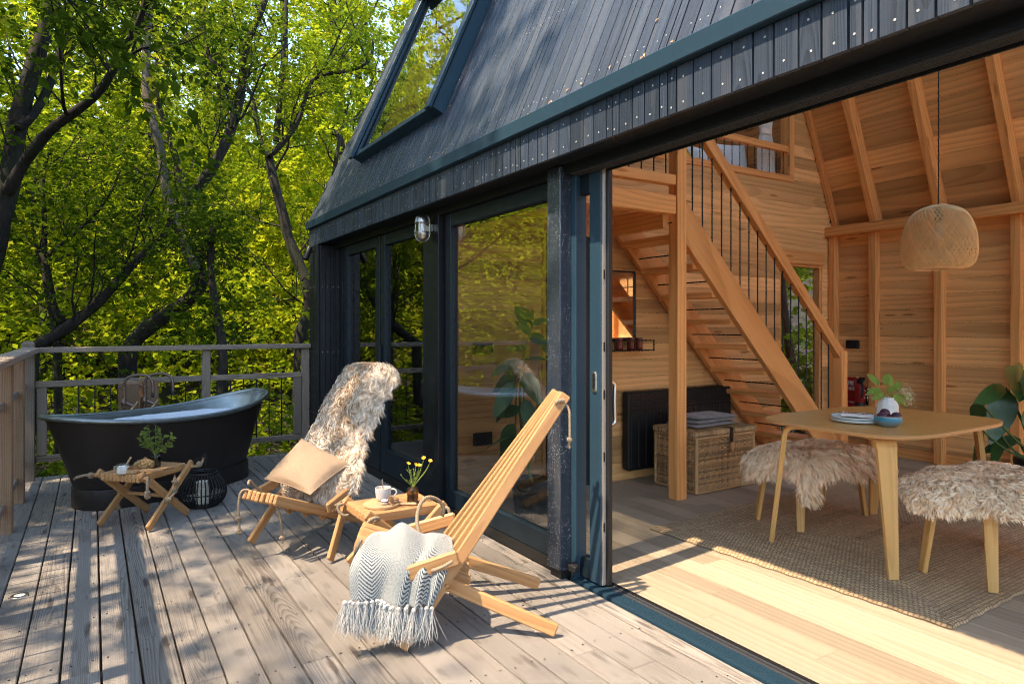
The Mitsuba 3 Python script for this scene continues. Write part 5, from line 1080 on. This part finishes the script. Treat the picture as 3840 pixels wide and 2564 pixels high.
# things on the table
pri('m_plate', (.62, .67, .65), .3, specular=.5); pri('m_napkin', (.72, .62, .54), .9); pri('m_plum', (.065, .018, .035), .35); pri('m_vasewhite', (.70, .66, .60), .55)
def bowl_fn(p, n, uv): return mix(mix((.16, .20, .19), (.05, .22, .32), smoothstep(.765, .78, p.z)), (.30, .22, .15), smoothstep(.793, .797, p.z))
pri('m_bowl', mikit.proc(bowl_fn), .25, specular=.6)
zt = .7425; c = (3.60, 2.12)
for k, lab in enumerate(('pale blue plate at the bottom of the pair on the table', 'pale blue plate carrying the napkin and fork on the table')):
    one('plate', lab, 'plate', MB().lathe([(.0001, .004), (.07, .003), (.075, 0), (.08, .002), (.128, .006), (.133, .018), (.128, .019), (.122, .010), (.0001, .009)], 56, (c[0], c[1], zt + .0145 * k)), 'm_plate', True, 'plates on the table')
a, b = np.meshgrid(np.linspace(-1, 1, 18), np.linspace(-1, 1, 18), indexing='ij')
P_ = np.stack([a * .10, b * .075, .003 + .004 * meshkit.noise(np.stack([a * 3, b * 3, 0 * a], -1), 2) + .006 * (np.abs(b) > .9)], -1) @ rotz(.5)[:3, :3].T + V(c[0], c[1], zt + .0145 + .0185)
one('napkin', 'folded pinkish linen napkin on the upper plate', 'napkin', MB().grid(P_, np.stack([a * .1, b * .08], -1), both=.003), 'm_napkin', True)
o = V(c[0], c[1] - .02, zt + .047); d = nrm(V(-.45, .9, 0)); sd = V(-d[1], d[0], 0); t = thing('fork', 'dark steel fork lying on the napkin', 'fork')
put(t + '__handle', MB().beam(o + d * .0, o + d * .11, .006, .003, ch=.001).beam(o - d * .02, o + d * .0, .018, .003, ch=.001), 'm_dark')
for k in range(4): put(t + '__prong', MB().beam(o - d * .02 + sd * (k - 1.5) * .0055, o - d * .062 + sd * (k - 1.5) * .0055 + V(0, 0, .004), .0026, .003, ch=.0008), 'm_dark')
o = V(3.575, 1.935, zt)
one('bowl', 'small blue green stoneware bowl at the table edge holding plums', 'bowl', MB().lathe([(.0001, .006), (.035, .005), (.037, .0), (.042, .002), (.064, .018), (.068, .035), (.067, .056), (.064, .056), (.062, .03), (.04, .012), (.0001, .012)], 44, o), 'm_bowl', True)
for k, (x, y, z, lab) in enumerate(((-.034, .012, .052, 'reddish plum on the left of the blue bowl'), (.005, .02, .066, 'dark plum on top in the middle of the blue bowl'), (.026, -.03, .052, 'dark plum on the right of the blue bowl'), (-.002, -.012, .035, 'dark plum low in the front of the blue bowl'))):
    ic = trimesh.creation.icosphere(3, .026); one('plum', lab, 'plum', MB().add(ic.vertices * V(1, 1, .95) + o + V(x, y, z), ic.faces), 'm_plum', True, 'plums in the bowl')
o = V(3.80, 2.06, zt); one('stoneware_vase', 'cream faceted stoneware vase on the dining table', 'vase', MB().lathe([(.0001, .0), (.045, .0), (.052, .006), (.056, .04), (.054, .085), (.046, .105), (.034, .116), (.030, .125), (.033, .130), (.027, .128), (.0001, .11)], 48, o, 10, .025), 'm_vasewhite', True)
t = thing('elder_sprig', 'elder leaves and creamy flower heads standing in the cream vase', 'flowers'); rx, ry = V(CP, -SP, 0), V(SP, CP, 0)
scene['m_elder'] = {'type': 'principledthin', 'base_color': leaf_fn((.22, .32, .06), (.34, .44, .10), (.38, .46, .12)), 'roughness': .4, 'diff_trans': .8}
def big_leaf(mb, b, d, L, W, nrm_, bend=.15, n=9, fold=.12):
    d, nn = nrm(d), nrm(nrm_); s = nrm(np.cross(d, nn)); nn = np.cross(s, d); u = np.linspace(0, 1, n); w = W * np.sin(np.pi * u ** .8) ** .75 * (1 - .12 * u)
    C = V(*b) + d * (L * u)[:, None] - V(0, 0, 1) * (bend * L * u ** 2)[:, None]
    mb.grid(np.stack([C - s * w[:, None] + nn * (fold * w)[:, None], C - s * w[:, None] * .5 + nn * (fold * w * .35)[:, None], C, C + s * w[:, None] * .5 + nn * (fold * w * .35)[:, None], C + s * w[:, None] + nn * (fold * w)[:, None]], 1), np.stack([np.broadcast_to(RNG.uniform(), (n, 5)), np.full((n, 5), .5)], -1))
for k, (x, z, ex, ez, L) in enumerate(((-.05, .20, -.07, .09, .10), (-.03, .20, .03, .10, .085), (.015, .19, -.015, .09, .085), (-.05, .175, -.09, -.01, .09), (-.03, .155, -.08, -.03, .08), (.0, .155, .03, .05, .075), (.045, .165, .04, .07, .08), (.05, .15, .05, -.05, .09), (.09, .14, .08, -.03, .08), (.03, .15, .02, -.06, .08))):
    b = o + rx * x + ry * RNG.uniform(-.03, .03) + V(0, 0, z); mb = MB(); big_leaf(mb, b, rx * ex + V(0, 0, 1) * ez + ry * RNG.uniform(-.03, .03), L, L * .24, ry * -1 + V(0, 0, .8)); put(t + '__leaf', mb, 'm_elder', True)
sm = MB()
for x, z in ((-.05, .18), (-.02, .19), (.03, .18), (.07, .18), (.09, .14), (.0, .17)): sm.tube(curve([o + V(0, 0, .09), o + rx * x * .4 + V(0, 0, .135), o + rx * x + V(0, 0, z)], 8), .0018, 5)
put(t + '__stem', sm, 'm_stalk', True)
pri('m_blossom', (.66, .66, .40), .7)
for cx_, cz in ((-.085, .155), (.10, .165), (.125, .12)):
    mb = MB(); c_ = o + rx * cx_ + V(0, 0, cz)
    for k in range(70):
        p_ = c_ + RNG.normal(size=3) * V(.018, .018, .020); ic = trimesh.creation.icosphere(0, .0026); mb.add(ic.vertices + p_, ic.faces)
    put(t + '__blossom', mb, 'm_blossom', kind='stuff')
# pendant
pri('m_rattan', wood((.80, .47, .18), (.95, .68, .33), ring=60, tone=.4, streak=.3), .6)
o = V(4.40, 2.074, 1.625); t = thing('pendant_lamp', 'woven rattan pendant lamp hanging over the table on a dark cord', 'lamp')
pc = curve([(.055, 0, .385), (.09, 0, .376), (.155, 0, .345), (.208, 0, .265), (.232, 0, .16), (.230, 0, .085), (.207, 0, .025), (.16, 0, .0)], 60); pz, pr_ = pc[:, 2], pc[:, 0] * .84
ss = np.linspace(0, 1, 60); wv_ = MB()
for sgn in (-1, 1):
    for off_ in (0, 1):
        for k in range(44):
            a0 = k * 2 * np.pi / 44 + off_ * .035; tw = a0 + sgn * (2.0 if not off_ else 1.35) * ss
            R_ = pr_ + .0022 * sgn + off_ * .003; P_ = np.stack([R_ * np.cos(tw), R_ * np.sin(tw), pz], 1)[::2]; wv_.tube(P_ + o, .0027, 4, False, i=bid())
put(t + '__weave', wv_, 'm_rattan', True, kind='stuff')
for r, z in ((.047, .387), (.127, .0), (.187, .07)):
    a = np.linspace(0, 2 * np.pi, 61); put(t + '__hoop', MB().tube(np.stack([r * np.cos(a), r * np.sin(a), 0 * a + z], 1) + o, .0042, 6, False), 'm_rattan', True)
put(t + '__socket', MB().lathe([(.0001, .38), (.02, .38), (.022, .33), (.018, .28), (.0001, .28)], 16, o), 'm_black', True)
put(t + '__bulb', MB().lathe([(.012, .285), (.03, .25), (.034, .225), (.025, .195), (.0001, .185)], 18, o), 'm_white', True)
tw = np.linspace(0, 1, 160); put(t + '__cord', MB().tube(np.stack([o[0] + .0016 * np.cos(tw * 420), o[1] + .0016 * np.sin(tw * 420), 2.0 + tw * 3.3], 1), .0036, 6), 'm_dark', True)
# wall fittings
one('switch_plate', 'black switch plate on the rear wall beside the stair foot', 'switch', MB().box((6.53, 3.835, 1.05), (6.559, 3.965, 1.135), .004), 'm_black')
pri('m_red', (.26, .010, .012), .35)
t = thing('fire_extinguisher', 'slim red fire extinguisher with a black top standing by the rear wall', 'extinguisher'); o = V(6.44, 3.76, .47)
put(t + '__cylinder', MB().lathe([(.0001, .05), (.044, .05), (.045, .2), (.036, .225), (.018, .24), (.0001, .24)], 22, o), 'm_red', True); put(t + '__base', MB().lathe([(.0001, 0), (.047, 0), (.047, .052), (.0001, .053)], 22, o), 'm_black', True)
put(t + '__valve', MB().box(o + V(-.015, -.03, .241), o + V(.015, .03, .285), .005).box(o + V(-.01, -.05, .27), o + V(.01, .01, .30), .004), 'm_black'); put(t + '__hose', MB().tube(curve([o + V(-.02, -.03, .26), o + V(-.04, -.05, .2), o + V(-.045, -.04, .1)], 12), .008, 8), 'm_black', True)
put(t + '__bracket', MB().box((6.484, 3.73, .5), (6.545, 3.79, .66), .004), 'm_black')
t = thing('fire_blanket', 'red fire blanket pouch with white lettering hanging behind the stair newel', 'fire blanket')
put(t + '__pouch', MB().box((6.52, 3.85, .42), (6.557, 4.01, .76), .01), 'm_red')
for wd, z, hh in (('FIRE', .68, .04), ('BLANKET', .63, .03), ('PULL TABS', .50, .018)):
    tm = meshkit.text_mesh(wd, hh, .001, True); w_ = tm.bounds[1][0]; M = frame((6.5195, 3.93 + w_ / 2, z), (0, -1, 0), (0, 0, 1), (-1, 0, 0)); put(t + '__lettering', MB().add(tm.vertices, tm.faces).xf(M), 'm_white', label='white lettering ' + wd)
t = thing('wall_socket', 'dark double power socket low on the wall behind the rubber plant', 'socket')
put(t + '__plate', MB().box((2.27, 4.112, .43), (2.42, 4.1295, .52), .003), 'm_black')
for x in (2.31, 2.38): put(t + '__outlet', MB().box((x - .022, 4.107, .452), (x + .022, 4.1125, .50), .002), 'm_dark')
one('control_panel', 'black heating control panel on the wall seen through the fixed window', 'control panel', MB().box((2.27, 4.10, 1.075), (2.42, 4.1295, 1.155), .004), 'm_black')
# house plants
scene['m_rubber'] = {'type': 'twosided', 'bsdf': {'type': 'principled', 'base_color': {'type': 'rgb', 'value': [.10, .20, .085]}, 'roughness': .26, 'specular': .8}}
scene['m_banana'] = {'type': 'twosided', 'bsdf': {'type': 'principled', 'base_color': {'type': 'rgb', 'value': [.035, .085, .02]}, 'roughness': .3, 'specular': .5}}
def pot(t, c, r, h, mat):
    put(t + '__pot', MB().lathe([(.0001, 0), (r * .78, 0), (r, h * .95), (r, h), (r * .92, h), (r * .9, h * .9)], 30, c), mat, True); put(t + '__soil', MB().lathe([(.0001, h * .9), (r * .91, h * .9)], 24, c), 'm_soil')
t = thing('rubber_plant', 'rubber plant with large glossy leaves standing behind the fixed window', 'plant'); B0 = V(2.42, 3.60, .021); pot(t, B0, .14, .26, 'm_black')
SX = lambda x, y, d: at(1650 + x * .9243, 700 + y * .9243, d)
spine = curve([B0 + V(0, 0, .24), SX(325, 870, 4.32), SX(335, 720, 4.31), SX(375, 560, 4.30)], 20); put(t + '__stem', MB().tube(spine, np.linspace(.011, .006, 20), 7), 'm_stalk', True)
for x0, y0, x1, y1 in ((300, 1000, 312, 735), (325, 960, 347, 715), (385, 900, 402, 735)): put(t + '__cane', MB().tube([SX(x0, y0, 4.33) - V(0, 0, .35), SX(x1, y1, 4.33)], .0055, 6), 'm_board', True)
for x, y, ex, ey, L in ((375, 560, -72, -88, .24), (368, 590, -50, -40, .19), (362, 600, 48, 22, .18), (345, 660, -78, -12, .19), (372, 560, 60, -28, .16), (340, 700, 90, -6, .2), (330, 700, -130, 60, .26), (335, 740, -108, 75, .25), (338, 750, 70, 120, .27), (300, 790, -90, 150, .26), (345, 860, 28, 120, .24), (300, 830, -70, 110, .24), (330, 905, -100, 10, .22), (300, 960, -55, 120, .25), (310, 1000, -140, 60, .24), (345, 960, 40, 110, .22), (420, 620, 20, 50, .14), (390, 850, 40, 60, .2), (300, 1050, -60, 70, .2)):
    b = SX(x, y, 4.3 + RNG.uniform(-.05, .05)); d = SX(x + ex, y + ey, 4.3 + RNG.uniform(-.16, .1)) - b; mb = MB(); big_leaf(mb, b, d, L, L * .215, V(-SP, -CP, .5) + RNG.normal(size=3) * .35, .08, 11, .1); put(t + '__leaf', mb, 'm_rubber', True)
mb = MB(); big_leaf(mb, spine[-1], V(.02, 0, 1), .11, .012, (0, -1, 0), 0); put(t + '__shoot', mb, 'm_red', True, label='red unopened leaf shoot')
t = thing('banana_plant', 'dark broad leaved house plant in the corner right of the dining table', 'plant'); B0 = V(5.75, 2.02, .021); pot(t, B0, .17, .3, 'm_black')
SI = lambda x, y, d: at(3040 + x * .34057, 1350 + y * .34057, d)
for (x, y, ex, ey, L, W) in ((2180, 330, -170, 420, .36, .10), (2150, 300, -380, 120, .36, .06), (2290, 240, -20, -220, .22, .07), (2260, 60, 30, 260, .26, .10), (2100, 820, -60, 180, .25, .05), (1880, 760, -80, 330, .28, .06), (2300, 860, -260, 60, .26, .05), (1900, 500, -80, 90, .18, .06), (2350, 420, 120, 220, .3, .09), (2330, 700, 150, -120, .3, .08), (2380, 200, 160, 60, .34, .09)):
    d0 = 4.75 + RNG.uniform(-.2, .15); b = SI(x, y, d0); d = SI(x + ex, y + ey, d0 + RNG.uniform(-.12, .12)) - b
    put(t + '__stalk', MB().tube(curve([B0 + V(RNG.uniform(-.05, .05), RNG.uniform(-.05, .05), .27), (B0 * V(.45, .45, .3) + b * V(.55, .55, .7)), b], 12), np.linspace(.011, .006, 12), 6), 'm_banana', True)
    mb = MB(); big_leaf(mb, b, d, L, W, V(-SP, -CP, .55) + RNG.normal(size=3) * .3, .18, 12, .16); put(t + '__leaf', mb, 'm_banana', True)
# loft bed and curtain
def pillow(label, c, w, h, th, ry, tilt, mat):
    a, b = np.meshgrid(np.linspace(-1, 1, 17), np.linspace(-1, 1, 17), indexing='ij'); f = (np.clip(1 - a ** 2, 0, 1) * np.clip(1 - b ** 2, 0, 1)) ** .45 * th
    x = a * w * (1 - .08 * (1 - b ** 2)); y = b * h * (1 - .08 * (1 - a ** 2)); M = rotz(ry, c)[:4, :4] @ np.array([[1, 0, 0, 0], [0, math.cos(tilt), -math.sin(tilt), 0], [0, math.sin(tilt), math.cos(tilt), 0], [0, 0, 0, 1.]])
    return one('pillow', label, 'pillow', MB().grid(np.stack([x, y, f], -1)).grid(np.stack([x, y, -f], -1)[::-1]).xf(M), mat, True, 'pillows on the loft bed')
pri('m_yellow', (.80, .50, .08), .9)
one('mattress', 'white loft mattress just above the opening sill', 'mattress', MB().box((4.3, 4.35, 2.681), (5.75, 5.6, 2.80), .03), 'm_cotton')
pillow('pointed white pillow on the loft bed, right of the other', (5.55, 4.62, 2.98), .22, .2, .06, -.3, 1.25, 'm_cotton'); pillow('white pillow on the loft bed behind the handrail', (5.25, 4.66, 2.93), .24, .17, .07, .1, 1.1, 'm_cotton'); pillow('mustard yellow pillow on the loft bed', (4.98, 4.72, 2.92), .22, .16, .07, .1, 1.1, 'm_yellow')
cu = thing('curtain', 'pale linen curtain tied back beside the loft opening', 'curtain'); a, b = np.meshgrid(np.linspace(0, 1, 40), np.linspace(0, 1, 40), indexing='ij')
wd = .22 - .09 * np.exp(-((b - .48) / .12) ** 2); P_ = np.stack([5.73 + (a - .5) * wd, 4.32 + .025 * np.sin(a * 30 + b * 2), 2.70 + b * 1.1], -1); put(cu + '__cloth', MB().grid(P_, both=.004), 'm_cotton', True)
put(cu + '__tie', MB().lathe([(.075, -.03), (.079, 0), (.075, .03)], 24, (5.73, 4.32, 3.23), sc=(1, .5)), 'm_napkin', True)
